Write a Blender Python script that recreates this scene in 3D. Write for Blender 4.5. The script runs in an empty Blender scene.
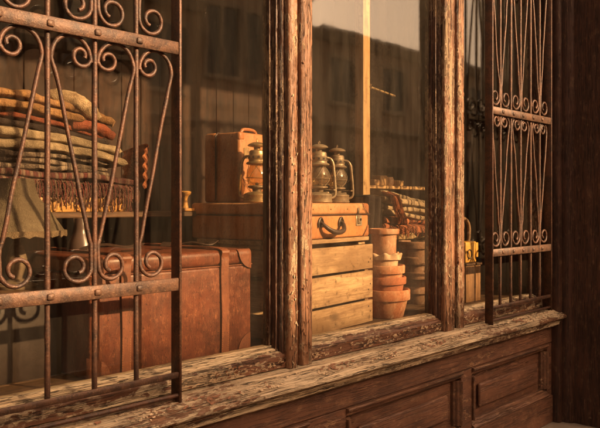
import bpy, bmesh, math, random
from mathutils import Vector, Matrix, noise as mnoise
random.seed(7)
R = math.radians
scn = bpy.context.scene
COL = scn.collection

# ------------------------------------------------------------------ layout
# X runs along the shopfront, Y into the shop, Z up; glass at y = 0.
H = 1.35                      # eye height
CAMY = -2.04
ANG = R(43.65)
FPX = 711.0
def at(u, v, Y):
    """point on the vertical plane y = Y seen at photograph pixel (u, v)"""
    k = (u - 301.0) / FPX
    dy = Y - CAMY
    dx = dy * (math.cos(ANG) + k * math.sin(ANG)) / (math.sin(ANG) - k * math.cos(ANG))
    dep = dx * math.cos(ANG) + dy * math.sin(ANG)
    return Vector((dx, Y, H - (v - 205.0) / FPX * dep))

# ------------------------------------------------------------------ node helpers
class NT:
    def __init__(s, name):
        s.m = bpy.data.materials.new(name); s.m.use_nodes = True
        s.t = s.m.node_tree; s.t.nodes.clear()
        s.out = s.t.nodes.new('ShaderNodeOutputMaterial')
        s.tc = s.t.nodes.new('ShaderNodeTexCoord')
    def n(s, ty, **kw):
        nd = s.t.nodes.new(ty)
        for k, v in kw.items(): setattr(nd, k, v)
        return nd
    def set(s, sock, v):
        if hasattr(v, 'is_output') or isinstance(v, bpy.types.NodeSocket): s.t.links.new(v, sock)
        else:
            if isinstance(v, (tuple, list)) and len(v) == 3 and sock.type == 'RGBA': v = (*v, 1)
            sock.default_value = v
    def co(s, scale=(1, 1, 1), loc=(0, 0, 0), rot=(0, 0, 0)):
        mp = s.n('ShaderNodeMapping')
        s.t.links.new(s.tc.outputs['Object'], mp.inputs[0])
        mp.inputs['Scale'].default_value = scale
        mp.inputs['Location'].default_value = loc
        mp.inputs['Rotation'].default_value = rot
        return mp.outputs[0]
    def rco(s, scale=(1, 1, 1), loc=(0, 0, 0)):
        """object coordinates shifted per object, so no two boards carry the same grain"""
        inf = s.n('ShaderNodeObjectInfo')
        m = s.n('ShaderNodeVectorMath', operation='MULTIPLY'); s.set(m.inputs[0], s.tc.outputs['Object']); m.inputs[1].default_value = scale
        k = s.math('MULTIPLY', inf.outputs['Random'], 13.7)
        a = s.n('ShaderNodeVectorMath', operation='ADD'); s.set(a.inputs[0], m.outputs[0]); s.t.links.new(k, a.inputs[1])
        b = s.n('ShaderNodeVectorMath', operation='ADD'); s.set(b.inputs[0], a.outputs[0]); b.inputs[1].default_value = loc
        return b.outputs[0]
    def noise(s, vec, scale, detail=5, rough=.55, dist=0, out=0):
        nd = s.n('ShaderNodeTexNoise'); s.set(nd.inputs['Vector'], vec)
        nd.inputs['Scale'].default_value = scale; nd.inputs['Detail'].default_value = detail
        nd.inputs['Roughness'].default_value = rough; nd.inputs['Distortion'].default_value = dist
        return nd.outputs[out]
    def voro(s, vec, scale, feature='F1', out='Distance'):
        nd = s.n('ShaderNodeTexVoronoi', feature=feature); s.set(nd.inputs['Vector'], vec)
        nd.inputs['Scale'].default_value = scale
        return nd.outputs[out]
    def wave(s, vec, scale, axis='X', dist=0, dscale=1, prof='SIN'):
        nd = s.n('ShaderNodeTexWave', bands_direction=axis, wave_profile=prof); s.set(nd.inputs['Vector'], vec)
        nd.inputs['Scale'].default_value = scale; nd.inputs['Distortion'].default_value = dist
        nd.inputs['Detail Scale'].default_value = dscale; nd.inputs['Detail'].default_value = 3
        return nd.outputs['Fac']
    def ramp(s, fac, stops, interp='LINEAR'):
        nd = s.n('ShaderNodeValToRGB'); s.set(nd.inputs[0], fac)
        cr = nd.color_ramp; cr.interpolation = interp
        while len(cr.elements) < len(stops): cr.elements.new(.5)
        for e, (p, c) in zip(cr.elements, stops):
            e.position = p
            e.color = (c, c, c, 1) if isinstance(c, (int, float)) else (*c, 1)
        return nd.outputs[0]
    def math(s, op, a, b=0.0, clamp=False):
        nd = s.n('ShaderNodeMath', operation=op, use_clamp=clamp)
        s.set(nd.inputs[0], a); s.set(nd.inputs[1], b)
        return nd.outputs[0]
    def mix(s, fac, a, b, mode='MIX'):
        nd = s.n('ShaderNodeMix', data_type='RGBA', blend_type=mode)
        s.set(nd.inputs[0], fac); s.set(nd.inputs[6], a); s.set(nd.inputs[7], b)
        return nd.outputs[2]
    def sep(s, vec):
        nd = s.n('ShaderNodeSeparateXYZ'); s.set(nd.inputs[0], vec); return nd.outputs
    def bump(s, h, strength=.5, dist=.004, normal=None):
        nd = s.n('ShaderNodeBump'); s.set(nd.inputs['Height'], h)
        nd.inputs['Strength'].default_value = strength; nd.inputs['Distance'].default_value = dist
        if normal is not None: s.set(nd.inputs['Normal'], normal)
        return nd.outputs[0]
    def bsdf(s, color, rough=.6, normal=None, metal=0.0, spec=.5, **kw):
        b = s.n('ShaderNodeBsdfPrincipled')
        s.set(b.inputs['Base Color'], color); s.set(b.inputs['Roughness'], rough)
        s.set(b.inputs['Metallic'], metal); s.set(b.inputs['Specular IOR Level'], spec)
        if normal is not None: s.set(b.inputs['Normal'], normal)
        for k, v in kw.items(): s.set(b.inputs[k], v)
        s.t.links.new(b.outputs[0], s.out.inputs[0])
        return s.m

def stretch(axis, k):
    return tuple(k if i == 'XYZ'.index(axis) else 1.0 for i in range(3))

def mat_peel(name, axis, paint, wood, pale, thr=.5, seed=0.0, patch=7.0, gd=.30, cracks=1.0, top=None):
    """old oil paint flaking off weathered timber; the grain runs along axis; 'top' = height band worn bare"""
    t = NT(name)
    st = t.co(stretch(axis, .22), (seed, seed * .7, seed * 1.3))
    gr = t.co(stretch(axis, .03), (seed * 2, seed, seed))
    iso = t.co((1, 1, 1), (seed, 0, seed))
    big = t.noise(st, patch, 6, .62)
    fine = t.noise(t.co(stretch(axis, .5)), 70, 5, .65)
    chip = t.voro(t.co(stretch(axis, .4), (seed, 1, seed)), 55)
    h = t.math('ADD', t.math('MULTIPLY', big, .66), t.math('MULTIPLY', fine, .24))
    h = t.math('ADD', h, t.math('MULTIPLY', chip, .12))
    if top:
        zz_ = t.sep(t.tc.outputs['Object'])[2]
        band = t.n('ShaderNodeMapRange'); t.set(band.inputs[0], zz_)
        for i, v in zip((1, 2, 3, 4), top): band.inputs[i].default_value = v
        h = t.math('ADD', h, band.outputs[0])
    peeled = t.ramp(h, [(thr - .006, 0), (thr + .006, 1)])
    rim = t.ramp(h, [(thr - .04, 0), (thr - .010, 1), (thr + .003, 1), (thr + .02, 0)])
    grain = t.noise(gr, 210, 5, .65)
    grain2 = t.noise(gr, 62, 5, .65)
    dark = tuple(c * gd for c in wood)
    woodc = t.mix(t.ramp(grain, [(.36, 0), (.55, 1)]), dark, wood)
    woodc = t.mix(t.ramp(grain2, [(.44, 0), (.62, .85)]), woodc, pale)
    woodc = t.mix(t.ramp(grain2, [(.30, .8), (.40, 0)]), woodc, dark)
    pv = t.noise(iso, 5, 5, .6)
    paintc = t.mix(t.ramp(pv, [(.3, 0), (.7, 1)]), tuple(c * .66 for c in paint), tuple(c * 1.25 for c in paint))
    dirt = t.noise(t.co(stretch(axis, .55), (4, seed, 2)), 30, 7, .72)
    paintc = t.mix(t.ramp(dirt, [(.54, 0), (.72, .5)]), paintc, pale)
    paintc = t.mix(t.ramp(dirt, [(.30, .6), (.42, 0)]), paintc, tuple(c * .4 for c in paint))
    paintc = t.mix(t.math('MULTIPLY', rim, .7), paintc, pale)
    col = t.mix(peeled, paintc, woodc)
    crack = None
    for sc_, so, wd in ((46, 9, .020), (120, 4, .030)):
        ck = t.noise(t.co(stretch(axis, .035), (seed + so, 3, seed)), sc_, 3, .6)
        c1 = t.ramp(t.math('ABSOLUTE', t.math('SUBTRACT', ck, .5)), [(.0, 1), (wd * .45, .8), (wd, 0)])
        sp = t.noise(t.co(stretch(axis, .12), (so, so, 0)), 26, 3, .5)
        c1 = t.math('MULTIPLY', c1, t.ramp(sp, [(.42, 0), (.56, 1)]))
        crack = c1 if crack is None else t.math('MAXIMUM', crack, c1)
    col = t.mix(t.math('MULTIPLY', crack, .92 * cracks), col, (.014, .008, .006))
    hh = t.math('SUBTRACT', t.math('MULTIPLY', t.math('SUBTRACT', 1.0, peeled), .6), t.math('MULTIPLY', crack, cracks))
    hh = t.math('ADD', hh, t.math('MULTIPLY', grain2, t.math('ADD', t.math('MULTIPLY', peeled, 1.0), .15)))
    hh = t.math('ADD', hh, t.math('MULTIPLY', rim, .35))
    hh = t.math('ADD', hh, t.math('MULTIPLY', fine, .3))
    nrm = t.bump(hh, 1.0, .005)
    ro = t.math('ADD', .5, t.math('MULTIPLY', peeled, .35))
    return t.bsdf(col, ro, nrm, 0, .35)

def mat_wood(name, axis, light, dark, rough=.7, bump=.5, seed=0., scale=1., knots=.5):
    t = NT(name)
    gr = t.rco(stretch(axis, .06), (seed, seed * 3, seed * 2))
    warp = t.noise(t.rco(stretch(axis, .4), (seed, 2, 1)), 5, 3, .5)
    wv = t.n('ShaderNodeVectorMath', operation='ADD'); t.set(wv.inputs[0], gr); t.t.links.new(t.math('MULTIPLY', warp, .10), wv.inputs[1])
    g1 = t.noise(wv.outputs[0], 34 * scale, 6, .66, .4)
    g2 = t.noise(gr, 170 * scale, 4, .65)
    big = t.noise(t.rco(stretch(axis, .3), (seed, 5, 1)), 7, 5, .65)
    spot = t.noise(t.rco((1, 1, 1), (seed, 8, 2)), 26, 5, .7)
    f = t.math('ADD', t.math('MULTIPLY', g1, .6), t.math('MULTIPLY', g2, .4))
    c = t.mix(t.ramp(f, [(.40, 0), (.58, 1)]), dark, light)
    c = t.mix(t.ramp(g1, [(.30, .75), (.40, 0)]), c, tuple(x * .45 for x in dark))
    c = t.mix(t.ramp(big, [(.44, 0), (.62, .85)]), c, dark)
    c = t.mix(t.ramp(spot, [(.56, 0), (.68, .85)]), c, tuple(x * .5 for x in dark))
    kn = t.voro(t.rco(tuple(.5 if i == 'XYZ'.index(axis) else 1 for i in range(3)), (seed, seed, 1)), 6.0)
    c = t.mix(t.math('MULTIPLY', t.ramp(kn, [(.05, 1), (.10, .55), (.16, 0)]), knots), c, tuple(x * .3 for x in dark))
    nr = t.bump(f, bump, .003)
    return t.bsdf(c, rough, nr, 0, .3)

def mat_rust(name, base, rust, pale, rough=.62, seed=0.):
    t = NT(name)
    c0 = t.co((1, 1, 1), (seed, seed, seed))
    n1 = t.noise(c0, 26, 6, .68); n2 = t.noise(c0, 150, 4, .6); n3 = t.noise(c0, 9, 3, .5)
    c = t.mix(t.ramp(n1, [(.38, 0), (.6, 1)]), base, rust)
    c = t.mix(t.ramp(n2, [(.56, 0), (.72, .7)]), c, pale)
    c = t.mix(t.ramp(n3, [(.5, 0), (.75, .6)]), c, tuple(x * .5 for x in base))
    hh = t.math('ADD', n1, t.math('MULTIPLY', n2, .7))
    return t.bsdf(c, rough, t.bump(hh, .7, .0025), .25, .5)

def mat_leather(name, base, dark, light, rough=.45, seed=0., scr=.6):
    t = NT(name)
    c0 = t.co((1, 1, 1), (seed, seed * 2, seed))
    n1 = t.noise(c0, 6, 6, .65); n2 = t.noise(c0, 38, 5, .65); gr = t.voro(c0, 420)
    c = t.mix(t.ramp(n1, [(.30, .1), (.55, .7), (.75, 1)]), dark, base)
    c = t.mix(t.ramp(n2, [(.52, 0), (.8, .30)]), c, light)
    sc = t.noise(t.co((1, 1, .12), (seed, 0, 3), (.2, .35, 0)), 75, 4, .7)
    scm = t.ramp(t.math('ABSOLUTE', t.math('SUBTRACT', sc, .5)), [(0, 1), (.016, 0)])
    scm = t.math('MULTIPLY', scm, t.ramp(n2, [(.4, 0), (.6, scr)]))
    c = t.mix(scm, c, light)
    sp = t.noise(c0, 85, 3, .6)
    c = t.mix(t.ramp(sp, [(.64, 0), (.72, .8)]), c, tuple(x * .4 for x in dark))
    dent = t.noise(c0, 9, 3, .5); crs = t.noise(t.co((1, 1, .25), (seed, 4, 0)), 24, 5, .7)
    c = t.mix(t.ramp(t.math('ABSOLUTE', t.math('SUBTRACT', crs, .5)), [(0, .7), (.014, 0)]), c, tuple(x * .45 for x in dark))
    hh = t.math('ADD', t.math('MULTIPLY', gr, .25), t.math('ADD', n2, t.math('MULTIPLY', scm, -.3)))
    hh = t.math('ADD', hh, t.math('MULTIPLY', dent, 2.2))
    ro = t.math('ADD', rough - .1, t.math('MULTIPLY', n2, .3))
    return t.bsdf(c, ro, t.bump(hh, .35, .002), 0, .45)

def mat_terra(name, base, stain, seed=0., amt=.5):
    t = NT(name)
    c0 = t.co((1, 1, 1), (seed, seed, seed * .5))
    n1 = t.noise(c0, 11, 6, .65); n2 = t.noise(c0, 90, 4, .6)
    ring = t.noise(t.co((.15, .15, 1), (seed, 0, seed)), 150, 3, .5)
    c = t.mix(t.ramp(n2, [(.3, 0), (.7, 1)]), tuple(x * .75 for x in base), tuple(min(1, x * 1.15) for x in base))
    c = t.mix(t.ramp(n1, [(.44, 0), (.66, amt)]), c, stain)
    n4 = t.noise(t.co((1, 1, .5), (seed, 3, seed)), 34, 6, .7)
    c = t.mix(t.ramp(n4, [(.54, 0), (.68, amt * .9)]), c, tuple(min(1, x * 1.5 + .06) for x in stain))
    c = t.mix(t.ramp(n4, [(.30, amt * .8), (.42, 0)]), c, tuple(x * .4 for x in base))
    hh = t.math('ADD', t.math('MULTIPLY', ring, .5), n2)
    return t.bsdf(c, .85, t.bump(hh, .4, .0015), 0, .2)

def mat_cloth(name, c1, c2, stripe_axis=None, stripe=14, c3=None, seed=0., weave=420, fuzz=.5):
    t = NT(name)
    c0 = t.co((1, 1, 1), (seed, seed, seed))
    n1 = t.noise(c0, 30, 5, .65); n2 = t.noise(c0, 9, 3, .5); n3 = t.noise(c0, 210, 3, .6)
    w = t.math('MULTIPLY', t.wave(c0, weave / 6.28, 'X'), t.wave(c0, weave / 6.28, 'Y'))
    w = t.math('ADD', w, t.wave(c0, weave / 6.28, 'Z'))
    c = t.mix(t.ramp(n1, [(.35, 0), (.65, 1)]), c2, c1)
    if stripe_axis:
        s = t.wave(t.co((1, 1, 1), (seed, seed, seed)), stripe, stripe_axis, 1.2, 2.0)
        m = t.ramp(s, [(.55, 0), (.62, 1)])
        c = t.mix(m, c, c3)
        s2 = t.wave(t.co((1, 1, 1), (seed + .3, seed, seed)), stripe * 2.3, stripe_axis, 1.0, 2.0)
        c = t.mix(t.math('MULTIPLY', t.ramp(s2, [(.75, 0), (.85, 1)]), .7), c, c2)
    c = t.mix(t.ramp(n2, [(.42, 0), (.66, .75)]), c, tuple(x * .55 for x in c2))
    c = t.mix(t.ramp(n3, [(.5, 0), (.75, .35)]), c, tuple(min(1, x * 1.5) for x in c1))
    hh = t.math('ADD', t.math('MULTIPLY', w, .10), t.math('ADD', t.math('MULTIPLY', n1, 1.6), t.math('MULTIPLY', n3, 1.3)))
    b = t.bsdf(c, .95, t.bump(hh, .8, .004), 0, .1)
    return b

def mat_metal(name, base, tarn, rough=.38, seed=0., metal=.85):
    t = NT(name)
    c0 = t.co((1, 1, 1), (seed, seed, seed))
    n1 = t.noise(c0, 30, 6, .65); n2 = t.noise(c0, 140, 4, .6)
    m = t.ramp(n1, [(.42, 0), (.66, 1)])
    c = t.mix(m, base, tarn)
    c = t.mix(t.ramp(n2, [(.6, 0), (.75, .7)]), c, tuple(x * .5 for x in tarn))
    ro = t.math('ADD', rough, t.math('MULTIPLY', m, .3))
    return t.bsdf(c, ro, t.bump(n1, .25, .002), t.math('SUBTRACT', metal, t.math('MULTIPLY', m, .45)), .5)

def mat_plain(name, c, rough=.7, var=.25, scale=12, seed=0., bump=.2, spec=.3):
    t = NT(name)
    c0 = t.co((1, 1, 1), (seed, seed, seed))
    n = t.noise(c0, scale, 6, .65); n2 = t.noise(c0, scale * 9, 4, .6)
    col = t.mix(t.ramp(n, [(.3, 0), (.7, 1)]), tuple(x * (1 - var) for x in c), tuple(min(1, x * (1 + var)) for x in c))
    return t.bsdf(col, rough, t.bump(t.math('ADD', n, n2), bump, .003), 0, spec)

def mat_pane(name, f0=.05, dust=.05, tint=(.97, .95, .9), seed=0., specks=True):
    """thin old window glass: clear, mirror-like at a slant, faintly dusty"""
    t = NT(name)
    lw = t.n('ShaderNodeLayerWeight'); lw.inputs['Blend'].default_value = .5
    c0 = t.co((1, 1, 1), (seed, seed, seed))
    wob = t.noise(c0, 5, 2, .5)
    nb = t.bump(wob, .10, .004)
    t.set(lw.inputs['Normal'], nb)
    p5 = t.math('POWER', lw.outputs['Facing'], 5.0)
    fr = t.math('ADD', f0, t.math('MULTIPLY', p5, 1 - f0))
    gl = t.n('ShaderNodeBsdfGlossy'); gl.inputs['Roughness'].default_value = .035
    gl.inputs['Color'].default_value = (1, 1, 1, 1); t.set(gl.inputs['Normal'], nb)
    tr = t.n('ShaderNodeBsdfTransparent'); tr.inputs[0].default_value = (*tint, 1)
    m1 = t.n('ShaderNodeMixShader'); t.set(m1.inputs[0], fr)
    t.t.links.new(tr.outputs[0], m1.inputs[1]); t.t.links.new(gl.outputs[0], m1.inputs[2])
    df = t.n('ShaderNodeBsdfDiffuse'); df.inputs[0].default_value = (.55, .46, .36, 1)
    d = t.noise(t.co((1, 1, .18), (seed, 1, 2)), 11, 6, .7)
    dm = t.math('MULTIPLY', t.ramp(d, [(.38, .25), (.66, 1)]), dust)
    if specks:
        vs = t.voro(c0, 60); sel = t.noise(c0, 40, 1, .5)
        dm = t.math('ADD', dm, t.math('MULTIPLY', t.math('MULTIPLY', t.ramp(vs, [(.04, 1), (.09, 0)]), t.ramp(sel, [(.60, 0), (.68, 1)])), .22))
    m2 = t.n('ShaderNodeMixShader'); t.set(m2.inputs[0], dm)
    t.t.links.new(m1.outputs[0], m2.inputs[1]); t.t.links.new(df.outputs[0], m2.inputs[2])
    t.t.links.new(m2.outputs[0], t.out.inputs[0])
    return t.m

# ------------------------------------------------------------------ mesh helpers
class MB:
    def __init__(s): s.bm = bmesh.new()
    def box(s, x0, x1, y0, y1, z0, z1, bev=.002, seg=1, M=None, cut=0):
        b = bmesh.new()
        vs = [b.verts.new(p) for p in ((x0,y0,z0),(x1,y0,z0),(x1,y1,z0),(x0,y1,z0),(x0,y0,z1),(x1,y0,z1),(x1,y1,z1),(x0,y1,z1))]
        for f in ((3,2,1,0),(4,5,6,7),(0,1,5,4),(1,2,6,5),(2,3,7,6),(3,0,4,7)): b.faces.new([vs[i] for i in f])
        if bev > 0:
            bmesh.ops.bevel(b, geom=b.edges[:], offset=bev, segments=seg, affect='EDGES', profile=.5)
        s.add(b, M)
    def add(s, b, M=None):
        if M is not None: bmesh.ops.transform(b, matrix=M, verts=b.verts)
        me = bpy.data.meshes.new('tmp'); b.to_mesh(me); b.free()
        s.bm.from_mesh(me); bpy.data.meshes.remove(me)
    def tube(s, pts, r, n=8, closed=False, flat=None, up=Vector((0, 0, 1))):
        pts = [Vector(p) for p in pts]; N = len(pts)
        rr = r if isinstance(r, (list, tuple)) else [r] * N
        rings = []; nrm = None
        for i, p in enumerate(pts):
            a = pts[i - 1] if (i > 0 or closed) else p
            c = pts[(i + 1) % N] if (i < N - 1 or closed) else p
            tg = (c - a).normalized()
            if nrm is None:
                nrm = up if abs(tg.dot(up)) < .95 else Vector((0, 1, 0))
            nrm = (nrm - tg * nrm.dot(tg)).normalized()
            bn = tg.cross(nrm)
            ring = []
            if flat:
                w, h = flat
                for (cx, cy) in ((-1,-1),(1,-1),(1,1),(-1,1)):
                    ring.append(s.bm.verts.new(p + nrm * (cx * w / 2) + bn * (cy * h / 2)))
            else:
                for k in range(n):
                    th = 2 * math.pi * k / n
                    ring.append(s.bm.verts.new(p + nrm * (math.cos(th) * rr[i]) + bn * (math.sin(th) * rr[i])))
            rings.append(ring)
        m = len(rings[0])
        for i in range(N if closed else N - 1):
            A, B = rings[i], rings[(i + 1) % N]
            for k in range(m):
                s.bm.faces.new((A[k], A[(k + 1) % m], B[(k + 1) % m], B[k]))
        if not closed:
            s.bm.faces.new(rings[0][::-1]); s.bm.faces.new(rings[-1])
    def lathe(s, prof, n=40, c=(0, 0, 0), jit=None, closed=False):
        c = Vector(c); rings = []
        for (r, z) in prof:
            if r < 1e-5: rings.append([s.bm.verts.new(c + Vector((0, 0, z)))]); continue
            ring = []
            for k in range(n):
                th = 2 * math.pi * k / n
                q = Vector((r * math.cos(th), r * math.sin(th), z))
                if jit: q = jit(q, th, r, z)
                ring.append(s.bm.verts.new(c + q))
            rings.append(ring)
        for i in range(len(rings) - 1 + (1 if closed else 0)):
            A, B = rings[i], rings[(i + 1) % len(rings)]
            if len(A) == 1 and len(B) == 1: continue
            for k in range(n):
                if len(A) == 1: s.bm.faces.new((A[0], B[k], B[(k + 1) % n]))
                elif len(B) == 1: s.bm.faces.new((A[k], A[(k + 1) % n], B[0]))
                else: s.bm.faces.new((A[k], A[(k + 1) % n], B[(k + 1) % n], B[k]))
    def prism(s, prof, axis, a0, a1, seg=1, jit=0.0, freq=9.0, sub=0):
        """closed 2-D profile swept along X (profile = y,z) or Z (profile = x,y); jit roughens it as worn timber"""
        if sub:
            P = []
            for i in range(len(prof)):
                p, q = prof[i], prof[(i + 1) % len(prof)]
                L = math.hypot(q[0] - p[0], q[1] - p[1]); m = max(1, int(L / sub))
                for k in range(m): P.append((p[0] + (q[0] - p[0]) * k / m, p[1] + (q[1] - p[1]) * k / m))
            prof = P
        rings = []
        for i in range(seg + 1):
            t = a0 + (a1 - a0) * i / seg; ring = []
            for (p, q) in prof:
                v = Vector((t, p, q)) if axis == 'X' else Vector((p, q, t))
                if jit:
                    sv = Vector((v.x * (1.5 if axis == 'X' else freq), v.y * freq * 4, v.z * (1.5 if axis == 'Z' else freq * 4)))
                    d = mnoise.noise_vector(sv * 1.0) * jit + mnoise.noise_vector(v * 55) * jit * .55
                    if axis == 'X': v += Vector((0, d.y, d.z))
                    else: v += Vector((d.x, d.y, 0))
                ring.append(s.bm.verts.new(v))
            rings.append(ring)
        m = len(prof)
        for i in range(seg):
            A, B = rings[i], rings[i + 1]
            for k in range(m): s.bm.faces.new((A[k], A[(k + 1) % m], B[(k + 1) % m], B[k]))
        s.bm.faces.new(rings[0][::-1]); s.bm.faces.new(rings[-1])
    def sheet(s, f, nu, nv, thick=0.0):
        """a cloth surface f(a, b), a and b in 0..1, given a real thickness"""
        P = [[Vector(f(i / nu, j / nv)) for j in range(nv + 1)] for i in range(nu + 1)]
        b = bmesh.new()
        def nrm(i, j):
            du = P[min(i + 1, nu)][j] - P[max(i - 1, 0)][j]; dv = P[i][min(j + 1, nv)] - P[i][max(j - 1, 0)]
            n_ = du.cross(dv)
            return n_.normalized() if n_.length > 1e-12 else Vector((0, 0, 0))
        g = [[b.verts.new(P[i][j]) for j in range(nv + 1)] for i in range(nu + 1)]
        q = [[b.verts.new(P[i][j] - nrm(i, j) * thick) for j in range(nv + 1)] for i in range(nu + 1)]
        for i in range(nu):
            for j in range(nv):
                b.faces.new((g[i][j], g[i + 1][j], g[i + 1][j + 1], g[i][j + 1])); b.faces.new((q[i][j], q[i][j + 1], q[i + 1][j + 1], q[i + 1][j]))
        for i in range(nu):
            for j, o in ((0, 0), (nv, 1)):
                b.faces.new((g[i][j], q[i][j], q[i + 1][j], g[i + 1][j]))
        for j in range(nv):
            for i in (0, nu): b.faces.new((g[i][j], g[i][j + 1], q[i][j + 1], q[i][j]))
        s.add(b)
    def build(s, name, mat, parent=None, smooth=40, loc=None):
        bmesh.ops.recalc_face_normals(s.bm, faces=s.bm.faces)
        me = bpy.data.meshes.new(name); s.bm.to_mesh(me); s.bm.free()
        me.materials.append(mat)
        if smooth:
            me.polygons.foreach_set('use_smooth', [True] * len(me.polygons))
            me.set_sharp_from_angle(angle=R(smooth))
        o = bpy.data.objects.new(name, me); COL.objects.link(o)
        if parent: o.parent = parent
        if loc: o.location = loc
        return o

def tag(o, label=None, cat=None, group=None, kind=None):
    if label: o['label'] = label
    if cat: o['category'] = cat
    if group: o['group'] = group
    if kind: o['kind'] = kind
    return o
def thing(name, label, cat, loc=(0, 0, 0), rz=0.0, group=None):
    o = bpy.data.objects.new(name, None); COL.objects.link(o)
    o.empty_display_size = .1
    o.location = loc; o.rotation_euler = (0, 0, rz)
    return tag(o, label, cat, group)
def one(mb, name, mat, label, cat, loc=None, rz=0, group=None, smooth=40):
    o = mb.build(name, mat, None, smooth, loc); o.rotation_euler.z = rz
    return tag(o, label, cat, group)
def struct(mb, name, mat, smooth=None):
    return tag(mb.build(name, mat, None, smooth), kind='structure')
def copy_tree(o, parent=None):
    c = o.copy(); COL.objects.link(c)
    if parent: c.parent = parent
    for ch in o.children: copy_tree(ch, c)
    return c

# ------------------------------------------------------------------ materials
PAINT = (.150, .062, .031); WOODG = (.40, .27, .16); PALE = (.56, .42, .27)
M = {}
M['post'] = mat_peel('peeling_paint_post', 'Z', (.22, .105, .055), (.15, .085, .05), (.50, .35, .21), .575, 1.3, 8)
M['stile'] = mat_peel('peeling_paint_stile', 'Z', (.075, .032, .019), (.15, .085, .05), (.46, .31, .19), .575, 4.1, 9)
M['sill'] = mat_peel('peeling_paint_sill', 'X', (.20, .098, .052), (.58, .42, .26), (.74, .59, .40), .475, 2.2, 7, gd=.48)
M['rail'] = mat_peel('peeling_paint_rail', 'X', (.17, .076, .041), (.52, .37, .225), (.70, .55, .36), .565, 5.7, 7, gd=.42, top=(.762, .790, 0.0, .16))
M['apron'] = mat_peel('painted_apron', 'X', (.150, .068, .040), (.22, .115, .06), (.42, .235, .13), .665, 8.4, 6, cracks=.45)
M['mould'] = mat_peel('painted_moulding', 'X', (.160, .074, .042), (.20, .12, .07), (.46, .28, .15), .65, 3.4, 9, cracks=.6)
M['pilaster'] = mat_peel('painted_pilaster', 'Z', (.070, .030, .019), (.10, .055, .033), (.26, .16, .09), .67, 6.6, 7, cracks=.5)
M['wall'] = mat_plain('old_render', (.30, .21, .15), .9, .3, 3, 0, .6)
M['iron'] = mat_rust('rusty_iron', (.040, .021, .015), (.105, .044, .024), (.24, .125, .065), .5, 0)
M['iron_rail'] = mat_rust('rusty_flat_bar', (.048, .026, .018), (.125, .060, .034), (.29, .18, .10), .55, 3)
M['glass'] = mat_pane('window_glass', .07, .012, seed=1.0)
M['glass_dusty'] = mat_pane('dusty_window_glass', .075, .022, seed=5.0)
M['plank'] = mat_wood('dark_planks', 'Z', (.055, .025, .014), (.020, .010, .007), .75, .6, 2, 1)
M['floor'] = mat_wood('display_boards', 'X', (.17, .095, .05), (.07, .04, .022), .7, .5, 3, 1)
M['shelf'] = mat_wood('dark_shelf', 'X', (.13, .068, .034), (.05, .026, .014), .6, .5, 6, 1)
M['crate'] = mat_wood('crate_pine', 'X', (.52, .355, .20), (.23, .135, .07), .8, .8, 1.0, .9, .85)
M['crate_end'] = mat_wood('crate_pine_end', 'Y', (.62, .42, .24), (.28, .165, .085), .75, .7, 4.0, .9, .6)
M['crate_post'] = mat_wood('crate_post', 'Z', (.36, .2, .1), (.18, .095, .045), .75, .6, 5.0)
M['timber'] = mat_wood('pale_timber', 'Z', (.52, .34, .16), (.28, .16, .07), .65, .5, 7.0, .8, .6)
M['nail'] = mat_plain('nail', (.05, .03, .022), .5, .3, 40)
M['tan'] = mat_leather('tan_leather', (.56, .245, .092), (.38, .14, .05), (.66, .36, .17), .46, 1, .5)
M['tan_lid'] = mat_leather('tan_leather_lid', (.56, .29, .135), (.40, .17, .075), (.68, .44, .24), .5, 5, .5)
M['tan_patch'] = mat_leather('tan_patch', (.44, .17, .06), (.26, .09, .03), (.56, .28, .12), .45, 9, .4)
M['red'] = mat_leather('red_brown_leather', (.155, .042, .020), (.060, .018, .010), (.34, .125, .055), .36, 2, .9)
M['red_strap'] = mat_leather('red_strap', (.22, .07, .032), (.10, .034, .018), (.36, .15, .07), .45, 4, .5)
M['dark_leather'] = mat_leather('dark_leather', (.055, .030, .022), (.025, .014, .010), (.13, .075, .05), .4, 6, .5)
M['case'] = mat_leather('vanity_leather', (.50, .215, .080), (.24, .09, .035), (.64, .36, .17), .5, 7, .7)
M['brass'] = mat_metal('aged_brass', (.55, .385, .19), (.20, .125, .065), .36, 1)
M['tin'] = mat_metal('lantern_tin', (.40, .315, .21), (.16, .115, .075), .42, 2, .7)
M['tin_dark'] = mat_metal('lantern_tin_dark', (.28, .205, .13), (.12, .08, .052), .46, 3, .6)
M['steel'] = mat_metal('nickel_latch', (.70, .60, .45), (.35, .26, .17), .3, 4)
M['globe'] = mat_pane('lantern_globe', .06, .16, (.93, .84, .66), 3.0, False)
for i, (b, s_) in enumerate((((.44, .165, .075), (.56, .36, .22)), ((.40, .135, .062), (.28, .12, .07)), ((.46, .19, .09), (.55, .36, .22)),
                             ((.54, .34, .20), (.64, .48, .33)), ((.44, .20, .105), (.54, .38, .25)))):
    M['terra%d' % i] = mat_terra('terracotta_%d' % i, b, s_, i * 3.1, .6)
M['terra_shaded'] = mat_terra('terracotta_shaded', (.30, .165, .10), (.21, .15, .105), 17., .8)  # dusty clay darkened: the stack's shade is put into this colour
M['terra_break'] = mat_terra('terracotta_break', (.60, .36, .18), (.66, .45, .26), 19., .5)
M['mustard'] = mat_cloth('mustard_wool', (.38, .22, .095), (.20, .105, .05), 'X', 6, (.27, .15, .075), seed=1)
M['lace'] = mat_cloth('cream_lace', (.50, .38, .24), (.17, .11, .065), seed=2, weave=380)
M['char'] = mat_cloth('charcoal_wool', (.045, .034, .030), (.022, .016, .015), seed=3)
M['rust_cloth'] = mat_cloth('rust_cloth', (.27, .080, .042), (.15, .045, .027), seed=4)
M['oat'] = mat_cloth('oatmeal_wool', (.34, .265, .17), (.17, .125, .08), seed=5)
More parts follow.
